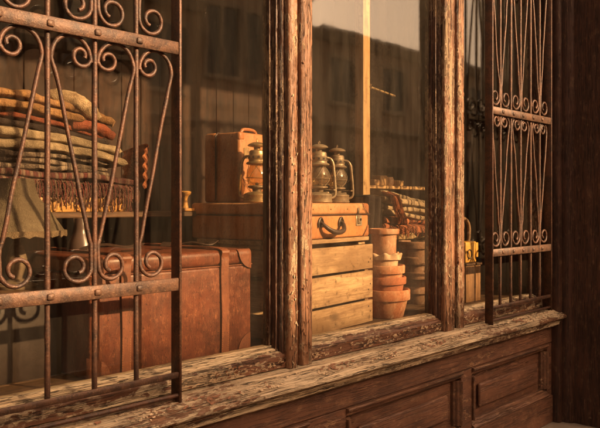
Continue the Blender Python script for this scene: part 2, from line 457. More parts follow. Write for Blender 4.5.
M['pattern'] = mat_cloth('patterned_wool', (.33, .26, .19), (.09, .065, .05), 'X', 7, (.035, .025, .022), seed=6)
M['plaid'] = mat_cloth('red_plaid', (.15, .045, .036), (.05, .024, .024), 'X', 9, (.17, .12, .09), seed=7)
M['fringe'] = mat_cloth('fringe_yarn', (.20, .13, .09), (.06, .03, .028), 'X', 21, (.15, .035, .035), seed=8)
M['taupe'] = mat_cloth('taupe_cloth', (.46, .35, .22), (.30, .21, .13), seed=9)
M['knit'] = mat_cloth('red_black_knit', (.45, .18, .085), (.30, .10, .05), 'X', 5.5, (.05, .026, .02), seed=10, weave=210)
M['pale_cloth'] = mat_cloth('pale_rag', (.55, .40, .22), (.38, .25, .13), seed=11)
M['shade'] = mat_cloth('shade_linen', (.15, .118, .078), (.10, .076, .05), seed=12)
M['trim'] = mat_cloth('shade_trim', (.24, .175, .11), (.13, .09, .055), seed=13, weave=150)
M['gilt'] = mat_wood('gilded_wood', 'X', (.62, .34, .10), (.30, .14, .04), .45, .7, 8, 1.6)
M['ochre'] = mat_plain('ochre_enamel', (.62, .34, .075), .4, .2, 14, 2, .25, .5)
M['black'] = mat_plain('black_paint', (.03, .02, .016), .45, .3, 30)
M['bottle'] = mat_plain('dark_stoneware', (.06, .035, .028), .3, .35, 8, 1, .1, .5)
M['wicker'] = mat_wood('dark_wicker', 'X', (.30, .18, .10), (.12, .07, .04), .7, .8, 9, 2)
M['asphalt'] = mat_plain('asphalt', (.055, .048, .042), .9, .3, 30, 0, .6)
M['paving'] = mat_plain('stone_paving', (.26, .20, .15), .85, .25, 8, 2, .5)
M['kerb'] = mat_plain('kerb_stone', (.30, .24, .18), .85, .2, 10, 3, .5)
M['plaster_a'] = mat_plain('brown_plaster', (.46, .31, .21), .9, .2, 2, 1, .4)
M['plaster_b'] = mat_plain('ochre_plaster', (.42, .28, .17), .9, .2, 2, 2, .4)
M['plaster_c'] = mat_plain('buff_plaster', (.46, .32, .22), .9, .2, 2, 3, .4)
M['stone'] = mat_plain('cornice_stone', (.44, .34, .25), .85, .2, 5, 4, .4)
M['tile'] = mat_plain('roof_tile', (.24, .11, .07), .85, .3, 12, 5, .5)
M['frame'] = mat_plain('painted_joinery', (.10, .06, .04), .6, .25, 10, 6, .2)
M['far_glass'] = mat_plain('far_window_glass', (.02, .02, .02), .08, .2, 3, 7, .05, .6)

# ------------------------------------------------------------------ the setting
b = MB(); b.box(-120, 160, -120, 120, -.42, -.15, 0); struct(b, 'ground', M['asphalt'])
b = MB(); b.box(-40, 70, -9.4, -2.9, -.147, -.125, 0); struct(b, 'road', M['asphalt'])
for y0, y1 in ((-2.72, -.02), (-14, -9.6)):
    b = MB(); b.box(-40, 70, y0, y1, -.147, -.012, 0)
    n_ = 4 if y0 > -5 else 3
    wd = (y1 - y0) / n_ if y0 > -5 else 1.4
    for r_ in range(n_):
        for i in range(120):
            xx = -12 + i * .46 + (.23 if r_ % 2 else 0)
            ya = (y1 if y0 > -5 else y1) - (r_ + 1) * wd
            b.box(xx + .004, xx + .456, ya + .004, ya + wd - .004, -.02, random.uniform(-.003, .003), .005)
    struct(b, 'pavement', M['paving'])
for y0 in (-2.9, -9.597):
    b = MB()
    for i in range(110): b.box(-40 + i + .004, -39 + i - .004, y0, y0 + .177, -.147, .012, .012)
    struct(b, 'kerb', M['kerb'])
FL = H - .576                                   # display floor
b = MB()
for i in range(9): b.box(.02, 4.88, .032 + i * .178, .032 + i * .178 + .175, FL - .04, FL, .002)
struct(b, 'display_floor', M['floor'])
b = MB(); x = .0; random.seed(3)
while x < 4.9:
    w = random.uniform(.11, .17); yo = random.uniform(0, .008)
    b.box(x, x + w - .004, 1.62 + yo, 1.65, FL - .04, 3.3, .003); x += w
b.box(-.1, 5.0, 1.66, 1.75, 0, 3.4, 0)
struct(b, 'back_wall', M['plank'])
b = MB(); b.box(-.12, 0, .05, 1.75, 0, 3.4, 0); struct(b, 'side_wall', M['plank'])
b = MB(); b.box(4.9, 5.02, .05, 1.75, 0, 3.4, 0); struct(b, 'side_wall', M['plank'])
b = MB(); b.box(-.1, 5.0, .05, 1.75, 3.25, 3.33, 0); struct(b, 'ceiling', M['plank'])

# ------------------------------------------------------------------ the shopfront
shop = thing('shopfront', 'old timber shopfront with peeling brown paint and weathered sill around the display windows', 'shopfront', (2.5, 0, 0))
def sp(mb, name, mat, parent=None, smooth=35):
    o = mb.build(name, mat, parent or shop, smooth)
    if parent is None: o.location = (-2.5, 0, 0)
    return o
ZT = 3.0
def z(d): return H + d
# sill with a weathered slope, drip groove and ogee under it
b = MB()
b.prism([(.05, z(-.641)), (-.098, z(-.649)), (-.104, z(-.659)), (-.112, z(-.660)), (-.117, z(-.653)), (-.180, z(-.671)), (-.194, z(-.679)),
         (-.196, z(-.692)), (-.186, z(-.701)), (-.172, z(-.703)), (-.170, z(-.716)), (-.158, z(-.722)), (-.154, z(-.739)), (-.138, z(-.745)), (-.13, z(-.752)), (.05, z(-.752))],
        'X', .2, 4.31, 420, .0026, 9, .012)
sp(b, 'sill', M['sill'], smooth=50)
# posts
def post_prof(x0, w, g0, g1):
    return [(x0, .05), (x0, -.066), (x0 + .007, -.074), (x0 + g0 - .007, -.075), (x0 + g0, -.068), (x0 + g0 + .002, -.034), (x0 + g1 - .004, -.034), (x0 + g1, -.062),
            (x0 + g1 + .006, -.069), (x0 + w - .012, -.070), (x0 + w, -.060), (x0 + w, .05)]
for x0, w, g0, g1 in ((1.996, .145, .049, .076), (3.128, .197, .09, .132)):
    b = MB(); b.prism(post_prof(x0, w, g0, g1), 'Z', z(-.646), ZT, 300, .0022, 9, .012)
    sp(b, 'post', M['post'], smooth=50)
b = MB(); b.prism(post_prof(.30, .20, .09, .12), 'Z', z(-.646), ZT, 200, .002, 9, .015); sp(b, 'post', M['post'], smooth=50)
# windows: sash (stiles, bottom rail) and pane
def stile_prof(x0, w):
    k = w / .086
    return [(x0, .035), (x0, -.002), (x0 + .022 * k, -.004), (x0 + .027 * k, -.026), (x0 + .040 * k, -.028), (x0 + .046 * k, -.016), (x0 + .055 * k, -.040), (x0 + .062 * k, -.046),
            (x0 + w, -.046), (x0 + w, .035)]
RAILP = [(.035, z(-.558)), (-.004, z(-.558)), (-.010, z(-.566)), (-.022, z(-.569)), (-.026, z(-.579)), (-.040, z(-.584)), (-.048, z(-.594)), (-.050, z(-.641)), (.035, z(-.641))]
def window(x0, x1, ls, rs, gmat=None):
    gmat = gmat or M['glass']
    w = bpy.data.objects.new('window', None); COL.objects.link(w); w.parent = shop; w.location = (-2.5, 0, 0)
    b = MB(); b.prism(RAILP, 'X', x0, x1, int((x1 - x0) * 130), .0026, 9, .010); sp(b, 'bottom_rail', M['rail'], w, 50)
    b = MB(); b.box(x0, x1, -.045, .035, ZT - .09, ZT, .006); sp(b, 'top_rail', M['stile'], w)
    if ls: 
        b = MB(); b.prism([(2 * (x0 + ls / 2) - p, q) for p, q in stile_prof(x0, ls)], 'Z', z(-.585), ZT - .09, 180, .0018, 9, .012); sp(b, 'stile', M['stile'], w, 50)
    if rs:
        b = MB(); b.prism(stile_prof(x1 - rs, rs), 'Z', z(-.60), ZT - .09, 220, .0022, 9, .010); sp(b, 'stile', M['stile'], w, 50)
    b = MB(); b.box(x0 + .004, x1 - .004, .008, .012, z(-.575), ZT - .08, 0); sp(b, 'pane', gmat, w, 0)
    return w
window(.50, 1.996, .05, .042)
window(2.141, 3.128, .012, .024, M['glass_dusty'])
window(3.325, 4.29, .008, .05)
# curled flakes of old paint still clinging to the timber
M['flake'] = mat_plain('paint_flake', (.52, .38, .24), .7, .45, 30, 3, .3)
M['flake_dark'] = mat_plain('paint_flake_brown', (.24, .11, .058), .6, .35, 30, 5, .3)
def flakes(n, x0, x1, spots, org, uax, vax, v0, v1, seed, sm=1.0):
    """n small curled chips on a face: org + uax * x + vax * v, gathered round the spots"""
    random.seed(seed); b = MB()
    uax = Vector(uax); vax = Vector(vax).normalized(); nr = uax.cross(vax).normalized()
    for i in range(n):
        c = random.choice(spots) if random.random() < .75 else None
        x = random.gauss(c, .05) if c is not None else random.uniform(x0, x1)
        if not x0 < x < x1: continue
        v = random.uniform(v0, v1)
        L = random.uniform(.006, .020) * sm; W = random.uniform(.003, .008) * sm; curl = random.uniform(.15, .55); rot = random.uniform(-.5, .5)
        jx = [random.uniform(-.3, .3) for _ in range(10)]
        def f(a, q, L=L, W=W, curl=curl, rot=rot, jx=jx, x=x, v=v):
            uu = (a - .5) * L * (1 + jx[int(q * 3)] * .6); vv = (q - .5) * W * (1 + jx[4 + int(a * 3)])
            e = (q + .15) ** 2 * curl * W + abs(a - .5) * 2 * curl * L * .22
            u2 = uu * math.cos(rot) - vv * math.sin(rot); v2 = uu * math.sin(rot) + vv * math.cos(rot)
            return Vector(org) + uax * (x + u2) + vax * (v + v2) + nr * (.0012 + e)
        b.sheet(f, 3, 3, -.0006)
    return b
def flake_part(b, mat, name='paint_flakes'):
    o = sp(b, name, mat, None, 30); o['kind'] = 'stuff'; return o
ex = (1, 0, 0)
flake_part(flakes(230, .55, 4.2, [1.55, 1.75, 1.90, 2.2, 2.55, 2.75, 2.95, 3.05, 3.4], (0, -.0510, z(-.640)), ex, (0, 0, 1), .004, .044, 3), M['flake'])
flake_part(flakes(90, .55, 4.2, [1.7, 2.0, 2.6, 2.85, 3.38], (0, -.0512, z(-.640)), ex, (0, 0, 1), .004, .044, 8), M['flake_dark'])
flake_part(flakes(260, .55, 4.25, [1.3, 1.8, 2.1, 2.5, 2.8, 3.1, 3.6, 3.9, 4.1], (0, -.181, z(-.6695)), ex, (0, .063, .018), .0, .06, 5, .8), M['flake'])
flake_part(flakes(120, .55, 4.25, [1.5, 2.2, 2.9, 3.3, 3.8], (0, -.181, z(-.6695)), ex, (0, .063, .018), .0, .06, 6, 1.1), M['flake_dark'])
for px_, w0, w1, sd in ((1.996, .008, .042, 11), (2.072, .004, .055, 12), (3.128, .01, .08, 13), (3.26, .004, .05, 14)):
    flake_part(flakes(42, -1.2, .75, [-.62, -.56, -.5, -.3, .2], (px_, -.0755 if sd in (11, 13) else -.0715, H), (0, 0, 1), (-1, 0, 0), -w1, -w0, sd, .75), M['flake'] if sd % 2 else M['flake_dark'])
# apron below the sill
b = MB(); b.box(.2, 4.29, -.075, .03, 0.02, z(-.7525), 0); sp(b, 'apron_backing', M['apron'])
panels = [(.24, 1.06), (1.16, 2.06), (2.30, 3.22), (3.325, 4.225)]
zp0, zp1 = .17, z(-.856)
b = MB(); b.prism([(-.076, z(-.757)), (-.108, z(-.757)), (-.110, z(-.85)), (-.106, z(-.855)), (-.076, z(-.855))], 'X', .2, 4.29, 160, .001, 9, .02); sp(b, 'frieze', M['apron'])
b = MB(); b.box(.2, 4.29, -.118, -.0755, 0.0, zp0 - .001, .004); sp(b, 'plinth', M['apron'])
xs = [.2] + [q for p in panels for q in p] + [4.29]
for i in range(0, len(xs), 2):
    b = MB(); b.box(xs[i] + .0, xs[i + 1], -.109, -.0758, zp0, zp1 - .002, .002); sp(b, 'apron_stile', M['apron'])
def mould(x0, x1, z0, z1):
    b = MB()
    pr = [(-.078, .0), (-.122, .0), (-.126, .008), (-.122, .016), (-.112, .02), (-.108, .032), (-.096, .036), (-.092, .044), (-.078, .046)]
    b.prism([(y, z1 - 0.001 - d) for y, d in pr], 'X', x0 + .001, x1 - .001, 90, .0012, 9)
    b.prism([(y, z0 + 0.001 + d) for y, d in pr], 'X', x0 + .001, x1 - .001, 40, .0012, 9)
    b.prism([(x0 + .0015 + d, y + .001) for y, d in pr], 'Z', z0 + .048, z1 - .048, 30, .0012, 9)
    b.prism([(x1 - .0015 - d, y + .001) for y, d in pr], 'Z', z0 + .048, z1 - .048, 30, .0012, 9)
    return b
for x0, x1 in panels:
    pn = sp(mould(x0, x1, zp0, zp1), 'panel', M['mould'], smooth=50)
    b = MB(); b.box(x0 + .105, x1 - .105, -.098, -.0765, zp0 + .09, zp1 - .105, .012, 3); 
    f = b.build('raised_field', M['apron'], pn, 40)
# pilaster and frame at the right
b = MB()
b.prism([(4.291, .05), (4.291, -.150), (4.297, -.158), (4.325, -.160), (4.33, -.152), (4.332, -.20), (4.345, -.216), (4.36, -.224), (4.362, -.40), (4.372, -.412), (4.74, -.412), (4.75, -.40), (4.75, .05)],
        'Z', 0.0, 3.099, 300, .0022, 9, .02); sp(b, 'pilaster', M['pilaster'], smooth=50)
# head, fascia, wall above and to both sides
b = MB(); b.box(.2, 4.29, -.09, .05, ZT + .001, ZT + .10, .006); sp(b, 'head_rail', M['post'])
b = MB(); b.prism([(.05, ZT + .102), (-.10, ZT + .102), (-.11, ZT + .12), (-.11, ZT + .46), (-.20, ZT + .50), (-.26, ZT + .54), (-.26, ZT + .57), (.05, ZT + .57)], 'X', -.15, 5.1, 60, .001); sp(b, 'fascia', M['apron'])
b = MB(); b.box(-9, 14, .051, .35, ZT + .58, 6.2, 0); b.box(-9, .198, -.05, .35, 0.0, ZT + .575, 0); b.box(4.755, 14, -.05, .35, 0.0, ZT + .575, 0); sp(b, 'wall', M['wall'])
b = MB(); b.box(-9, 14, .36, 9, 5.6, 6.1, 0); sp(b, 'roof', M['tile'])

# ------------------------------------------------------------------ houses across the street (seen in the glass)
def house(x0, x1, h, mat, label, bays, ledge=3.9, y=-12.0, deep=6.0):
    t = thing('town_house', label, 'house', ((x0 + x1) / 2, y, 0))
    cx = (x0 + x1) / 2
    def hp(b, n, m, p=None): 
        o = b.build(n, m, p or t, 30)
        if p is None: o.location = (-cx, -y, 0)
        return o
    b = MB(); b.box(x0 + .01, x1 - .01, y - deep, y, 0, h - .3, 0); hp(b, 'wall', mat)
    b = MB(); b.prism([(y - .2, h - .299), (y + .18, h - .299), (y + .26, h - .18), (y + .42, h - .1), (y + .42, h), (y - .2, h)], 'X', x0 + .01, x1 - .01, 2); hp(b, 'cornice', M['stone'])
    b = MB(); b.box(x0 + .02, x1 - .02, y - deep, y - .201, h - .298, h - .05, 0); hp(b, 'roof', M['tile'])
    b = MB(); b.prism([(y + .002, ledge - .14), (y + .1, ledge - .1), (y + .28, ledge), (y + .28, ledge + .1), (y + .002, ledge + .14)], 'X', x0 + .02, x1 - .02, 2); hp(b, 'ledge', M['stone'])
    w = (x1 - x0) / bays
    zs = [(ledge + .75, min(h - .75, ledge + 2.55))]
    if h > ledge + 4: zs.append((ledge + 3.45, min(h - .7, ledge + 5.1)))
    for i in range(bays):
        c = x0 + w * (i + .5)
        for (a, e) in zs:
            if e - a < .5: continue
            b = MB(); W = .55
            b.box(c - W - .12, c - W, y + .002, y + .10, a - .12, e + .12, .01); b.box(c + W, c + W + .12, y + .002, y + .10, a - .12, e + .12, .01)
            b.box(c - W + .001, c + W - .001, y + .002, y + .09, e, e + .12, .01); b.box(c - W + .001, c + W - .001, y + .002, y + .14, a - .12, a, .01)
            b.box(c - .03, c + .03, y + .02, y + .06, a + .001, e - .001, 0)
            f = hp(b, 'window', M['stone'])
            b = MB(); b.box(c - W + .001, c + W - .001, y + .004, y + .018, a + .002, e - .002, 0); hp(b, 'pane', M['far_glass'], f)
        b = MB()
        if i % 3 == 1:
            b.box(c - .6, c - .5, y + .002, y + .1, 0, 2.6, .01); b.box(c + .5, c + .6, y + .002, y + .1, 0, 2.6, .01); b.box(c - .499, c + .499, y + .002, y + .1, 2.45, 2.6, .01); b.box(c - .499, c + .499, y + .003, y + .05, 0, 2.449, .0)
            hp(b, 'door', M['frame'])
        else:
            b.box(c - w * .4, c - w * .36, y + .002, y + .1, 0, 3.0, .01); b.box(c + w * .36, c + w * .4, y + .002, y + .1, 0, 3.0, .01)
            b.box(c - w * .359, c + w * .359, y + .002, y + .1, 2.8, 3.0, .01); b.box(c - w * .359, c + w * .359, y + .002, y + .12, 0, .7, .01); b.box(c - .04, c + .04, y + .02, y + .08, .701, 2.799, 0)
            f = hp(b, 'shop_window', M['frame'])
            b = MB(); b.box(c - w * .359, c + w * .359, y + .004, y + .016, .702, 2.798, 0); hp(b, 'pane', M['far_glass'], f)
    return t
LOWROOF = 6.42
house(-13, 2.6, 8.5, M['plaster_a'], 'brown plastered house across the street, left of the low one', 6)
house(2.62, 11.1, LOWROOF, M['plaster_b'], 'low ochre house across the street', 4, 3.4)
house(11.12, 15.2, 9.0, M['plaster_c'], 'tallest buff house across the street with two rows of upper windows', 3, deep=3.0)
house(15.22, 44, 6.55, M['plaster_a'], 'long brown house across the street with a stone cornice against the sky', 11, 3.7)

# ------------------------------------------------------------------ wrought iron grilles
def scroll(cx, cz, r, start, turns, sgn, y, n=26):
    """flat spiral: begins on radius r at angle start, winds inwards"""
    pts = []
    for i in range(n + 1):
        f = i / n; a = start + sgn * turns * 2 * math.pi * f
        rr = r * (1 - .62 * f ** 1.15)
        pts.append(Vector((cx + rr * math.cos(a), y, cz + rr * math.sin(a))))
    return pts
def smooth_path(ctrl, n=10):
    P = [Vector(c) for c in ctrl]; out = []
    for i in range(len(P) - 1):
        p0 = P[max(i - 1, 0)]; p1 = P[i]; p2 = P[i + 1]; p3 = P[min(i + 2, len(P) - 1)]
        for k in range(n):
            t = k / n
            out.append(.5 * ((2 * p1) + (p2 - p0) * t + (2 * p0 - 5 * p1 + 4 * p2 - p3) * t * t + (3 * p1 - p0 - 3 * p2 + p3) * t ** 3))
    out.append(P[-1]); return out
def scroll_rod(bx, side, z0, z1, half, r, y):
    """one lyre half: scroll at the foot, rod leaning outwards, arch at the top and a hanging scroll beside the bar"""
    s = side; foot = .048; top = .042
    pts = []
    # foot scroll (reversed so it runs from the inside of the curl to the bar)
    fx = bx + s * (.012 + foot); fz = z0 + foot + .010
    sc = scroll(fx, fz, foot, math.pi if s > 0 else 0, 1.18, 1 if s > 0 else -1, y)
    pts += sc[::-1]
    gap = .012
    pts += [Vector((bx + s * gap, y, z0 + .12))]
    xo = bx + s * half; arch = (half - .012) / 2
    zz = z1 - .004 - arch * 1.12
    pts += [Vector((bx + s * (gap + (half - gap) * k), y, z0 + .12 + (zz - z0 - .12) * kk)) for k, kk in ((.08, .06), (.42, .42), (.82, .84), (.97, .965))]
    ac = bx + s * (half + .012) / 2
    for k in range(0, 9):
        a = math.pi * k / 8
        pts.append(Vector((ac + s * arch * math.cos(a), y, zz + arch * 1.12 * math.sin(a))))
    hx = bx + s * (.012 + top * .8); hz = zz + .014
    pts += scroll(hx, hz, top * .8, math.pi if s > 0 else 0, 1.05, 1 if s > 0 else -1, y)[1:]
    return smooth_path(pts, 3)
def grille(label, x0, xs, vbars, x1, sides, y=-.10):
    t = thing('window_grille', label, 'grille', ((x0 + x1) / 2, y, z(-.655)), 0, 'wrought iron window grilles')
    off = Vector(((x0 + x1) / 2, y, z(-.655)))
    def gp(b, n, m, sm=50):
        o = b.build(n, m, t, sm); o.location = -off; return o
    ztop = 2.74
    for x in (x0, x1):
        b = MB(); b.box(x - .005, x + .005, y - .024, y + .024, z(-.655), ztop, .0015); gp(b, 'stile', M['iron'])
    levels = [z(-.563), z(-.2625), z(.519)]
    for i, zl in enumerate(levels):
        b = MB()
        hh = .010 if i == 0 else .021
        b.box(x0 - .004, x1 + .004, y - .020, y - .011, zl - hh, zl + hh, .002)
        gp(b, 'rail', M['iron_rail'])
    b = MB(); b.box(x0, x1, y - .020, y - .011, ztop - .03, ztop, .002); gp(b, 'rail', M['iron_rail'])
    b = MB(); b.tube([(x0 - .002, y - .012, z(-.632)), (x1 + .002, y - .012, z(-.632))], .0075, 8); gp(b, 'foot_rod', M['iron'])
    for x in xs:
        b = MB(); pts = [Vector((x + mnoise.noise(Vector((x * 9, k * .21, 1))) * .0016, y, z(-.563) + (ztop - z(-.563)) * k / 40)) for k in range(41)]
        b.tube(pts, [.0084 + .0016 * mnoise.noise(Vector((x * 7, k * .9, 5))) for k in range(41)], 10); gp(b, 'bar', M['iron'])
    for x, half in vbars:
        for s in sides.get(x, (-1, 1)):
            for za, zb in ((levels[1] + .02, levels[2] - .014), (levels[2] + .02, ztop - .03)):
                rod = scroll_rod(x, s, za, zb, half, .006, y); rod = [q + mnoise.noise_vector(Vector((q.x * 14, s * 3.1 + x * 5, q.z * 9))) * .0035 for q in rod]
                b = MB(); b.tube(rod, [.0068 + .0012 * mnoise.noise(q * 60) for q in rod], 8); gp(b, 'scroll_rod', M['iron'])
    # collars that clamp bar and rail
    for x in xs:
        for zl in levels[1:]:
            b = MB(); b.box(x - .011, x + .011, y - .0255, y + .010, zl - .0095, zl + .0095, .003); gp(b, 'collar', M['iron_rail'])
    return t
lx = [.826, .976, 1.127, 1.274]
grille('rusty wrought iron grille in front of the blankets and the left end of the trunk', .676, lx, [(.826, .135), (1.127, .138), (1.274, .135)], 1.431, {1.274: (1,)})
rx = [3.647, 3.771, 3.889, 4.017, 4.137]
grille('sunlit wrought iron grille beside the dark pilaster at the right end of the shopfront', 3.525, rx, [(3.647, .100), (3.889, .100), (4.137, .098)], 4.262, {})

# ------------------------------------------------------------------ luggage
E7 = Vector((math.cos(R(7.5)), math.sin(R(7.5)), 0)); P7 = Vector((-math.sin(R(7.5)), math.cos(R(7.5)), 0))
def on_stack(a, p, zz): return Vector((2.0965, .05, zz)) + E7 * a + P7 * p
# trunk
tr = thing('trunk', 'large worn red brown leather trunk with two straps lying behind the left window rail', 'trunk', (1.548, .300, FL))
TW, TD, TH = .707, .51, .404
b = MB(); b.box(-TW/2, TW/2, -TD/2, TD/2, 0, TH - .061, .012, 4)
bpb = b.build('body', M['red'], tr, 40)
b = MB(); b.box(-TW/2 - .0008, TW/2 + .0008, -TD/2 - .0008, TD/2 + .0008, TH - .060, TH, .020, 5); b.build('lid', M['red'], tr, 40)
b = MB(); b.tube([(-TW/2 - .002, -TD/2 + .0003, TH - .0605), (TW/2 + .002, -TD/2 + .0003, TH - .0605), (TW/2 + .002, TD/2, TH - .0605)], .0022, 6); b.build('seam_welt', M['red_strap'], tr)
for sx in (-.2215, .2115):
    b = MB(); f = -TD/2 - .0055; w = .036
    path = smooth_path([(sx, f, .004), (sx + .002, f - .001, .15), (sx - .002, f - .001, .31), (sx, f, TH - .03), (sx, -TD/2 + .014, TH + .0045), (sx, 0, TH + .005), (sx, TD/2 - .014, TH + .0045), (sx, TD/2 + .005, TH - .03), (sx, TD/2 + .005, .05)], 6)
    b.tube(path, .01, flat=(w, .005), up=Vector((1, 0, 0))); st = b.build('strap', M['red_strap'], tr, 30)
    b = MB()
    for k in range(44):
        for q in (-.0145, .0145):
            zq = .012 + k * .0083
            if zq < TH - .035: b.box(sx + q - .0008, sx + q + .0008, f - .0034, f - .0020, zq, zq + .0048, 0)
    b.build('stitching', M['tan_patch'], st, 0)
for sx in (-1, 1):
    for top in (0, 1):
        b = MB()
        def cf(u, v, sx=sx, top=top):
            a = u * math.pi / 2; rr = .075 * v
            q = Vector((sx * (TW/2 + .0022 - rr * math.cos(a)), -TD/2 - .0045, rr * math.sin(a)))
            q.z = TH - .002 - q.z if top else .002 + q.z
            # follow the rounded edge
            dx = TW/2 + .002 - abs(q.x); dz = (TH - q.z) if top else q.z
            for d in (dx, dz):
                if d < .02: q.y += .02 - math.sqrt(max(0, .02**2 - (.02 - d)**2))
            return q
        b.sheet(cf, 14, 10, .003); b.build('corner_patch', M['red_strap'], tr, 40)
# dark belts left lying on the trunk
def belt(pts, w=.034, th=.004):
    b = MB(); b.tube(smooth_path(pts, 8), .01, flat=(th, w)); return b
zt = FL + TH + .009
random.seed(5)
one(belt([(1.60 + .042 * i, .20 + .05 * math.sin(i * 1.1), zt + .007 + .010 * (i % 2)) for i in range(8)]), 'leather_belt', M['dark_leather'], 'dark leather belt lying crumpled on the trunk beside the suitcase', 'belt')
one(belt([(1.28 + .05 * i, .24 + .03 * math.sin(i * 1.4), zt + .008 + .012 * math.sin(i * .9) ** 2) for i in range(6)], .03), 'leather_belt', M['dark_leather'], 'dark leather belt lying on the trunk under the blanket shelf', 'belt')

# crate
CW, CD = .710, .532
ck = thing('wooden_crate', 'pale slatted wooden crate under the tan suitcase', 'crate', on_stack(CW/2 - .012, CD/2 - .01, FL), R(7.5))
CTOP = z(-.1895) - FL
sl = [(.004, .110), (.122, .254), (.266, CTOP - .002)]
random.seed(11)
for s in (-1, 1):
    for (a, e) in sl:
        b = MB(); tilt = Matrix.Rotation(random.uniform(-.006, .006), 4, 'Y')
        b.box(-CW/2, CW/2, -.007, .007, a, e, .0022, 2, Matrix.Translation((0, s * (CD/2 - .007), 0)) @ tilt)
        sn = b.build('slat', M['crate'], ck, 30)
        if s < 0:
            for nx in (-.325, .315, .332):
                b = MB(); zz = random.uniform(a + .025, e - .025)
                b.tube([(nx, -CD/2 - .0012, zz), (nx, -CD/2 + .004, zz)], .0042, 8); b.build('nail', M['nail'], sn)
    for (a, e) in sl:
        b = MB(); b.box(s * (CW/2 - .007) - .007, s * (CW/2 - .007) + .007, -CD/2 + .0155, CD/2 - .0155, a + .003, e - .004, .002); b.build('end_slat', M['crate_end'], ck, 30)
for sx in (-1, 1):
    for sy in (-1, 1):
        b = MB(); b.box(sx * (CW/2 - .032) - .0165, sx * (CW/2 - .032) + .0165, sy * (CD/2 - .032) - .0165, sy * (CD/2 - .032) + .0165, .001, CTOP - .004, .002); b.build('corner_post', M['crate_post'], ck)
for i in range(4):
    y0 = -CD/2 + .006 + i * .1315
    b = MB(); b.box(-CW/2 + .01, CW/2 - .022, y0, y0 + .123, CTOP + .0155, CTOP + .0345, .002, 1, Matrix.Rotation(.004 * (i - 1), 4, 'X')); b.build('lid_board', M['crate'], ck)
for sx in (-1, 1):
    b = MB(); b.box(sx * .3 - .03, sx * .3 + .03, -CD/2 + .03, CD/2 - .03, CTOP - .003, CTOP + .015, .002); b.build('batten', M['crate_end'], ck)
b = MB(); b.box(-CW/2 + .016, CW/2 - .016, -CD/2 + .018, CD/2 - .018, .002, .014, 0); b.build('base_board', M['crate'], ck)

# tan suitcase
SW, SD = .674, .546
ZS = z(-.152)
su = thing('suitcase', 'tan leather suitcase lying on the wooden crate with dark handle and nickel latch', 'suitcase', on_stack(SW/2, SD/2, ZS), R(7.5))
SB, SH = .106, .161
b = MB(); b.box(-SW/2, SW/2, -SD/2, SD/2, 0, SB, .010, 4); b.build('body', M['tan'], su)
b = MB(); b.box(-SW/2 - .003, SW/2 + .003, -SD/2 - .003, SD/2 + .003, SB + .001, SH, .014, 5); b.build('lid', M['tan_lid'], su)
b = MB(); e = .0048
b.tube([(-SW/2 - e, -SD/2 - e, SB + .0015), (SW/2 + e, -SD/2 - e, SB + .0015), (SW/2 + e, SD/2 + e, SB + .0015), (-SW/2 - e, SD/2 + e, SB + .0015)], .0028, 6, True); b.build('rim_welt', M['dark_leather'], su)
def corner(sx, zt_, top, h, W, r0):
    b = MB()
    def cf(u, v):
        q = Vector((sx * (W/2 + .001 - u * .058 * (1 - .75 * v)), -SD/2 - (.0045 if top else .0022), v * .052))
        q.z = (zt_ - q.z) if top else zt_ + q.z
        dx = W/2 + .001 - abs(q.x); dz = (SH - q.z) if top else q.z
        for d in (dx, dz):
            if d < r0: q.y += r0 - math.sqrt(max(0, r0**2 - (r0 - d)**2))
        return q
    b.sheet(cf, 12, 12, .002); return b
for sx in (-1, 1):
    corner(sx, SH - .0015, True, 0, SW + .006, .014).build('corner_patch', M['tan_patch'], su)
    corner(sx, .0015, False, 0, SW, .010).build('corner_patch', M['tan_patch'], su)
# stitched outline of the corner patches
for sx in (-1, 1):
    b = MB(); b.tube([(sx * (SW/2 - .056), -SD/2 - .0045, .003), (sx * (SW/2 - .030), -SD/2 - .0045, .030), (sx * (SW/2 - .006), -SD/2 - .002, .056)], .0016, 6); b.build('stitching', M['dark_leather'], su)
    b = MB(); b.tube(smooth_path([(sx * (SW/2 - .060), -SD/2 - .003, SH - .002), (sx * (SW/2 - .048), -SD/2 - .0072, SH - .028), (sx * (SW/2 - .016), -SD/2 - .0062, SB + .006)], 5), .0016, 6); b.build('stitching', M['dark_leather'], su)
hx = .0
hd = smooth_path([(hx - .083, -SD/2 - .009, .073), (hx - .078, -SD/2 - .022, .060), (hx - .055, -SD/2 - .038, .040), (hx - .02, -SD/2 - .044, .030), (hx + .02, -SD/2 - .044, .030), (hx + .055, -SD/2 - .038, .040), (hx + .078, -SD/2 - .022, .060), (hx + .083, -SD/2 - .009, .073)], 6)
b = MB(); n_ = len(hd); b.tube(hd, [.0065 + .0055 * math.sin(math.pi * i / (n_ - 1)) for i in range(n_)], 10); hand = b.build('handle', M['dark_leather'], su)
for sx in (-1, 1):
    b = MB(); cx = hx + sx * .083
    pr = smooth_path([(cx - .016, -SD/2 - .006, .052), (cx - .018, -SD/2 - .006, .075), (cx, -SD/2 - .006, .095), (cx + .018, -SD/2 - .006, .075), (cx + .016, -SD/2 - .006, .052)], 5)
    b.tube(pr, .0042, 6); b.box(cx - .014, cx + .014, -SD/2 - .005, -SD/2 - .0005, .054, .086, .003)
    b.build('handle_mount', M['dark_leather'], su)
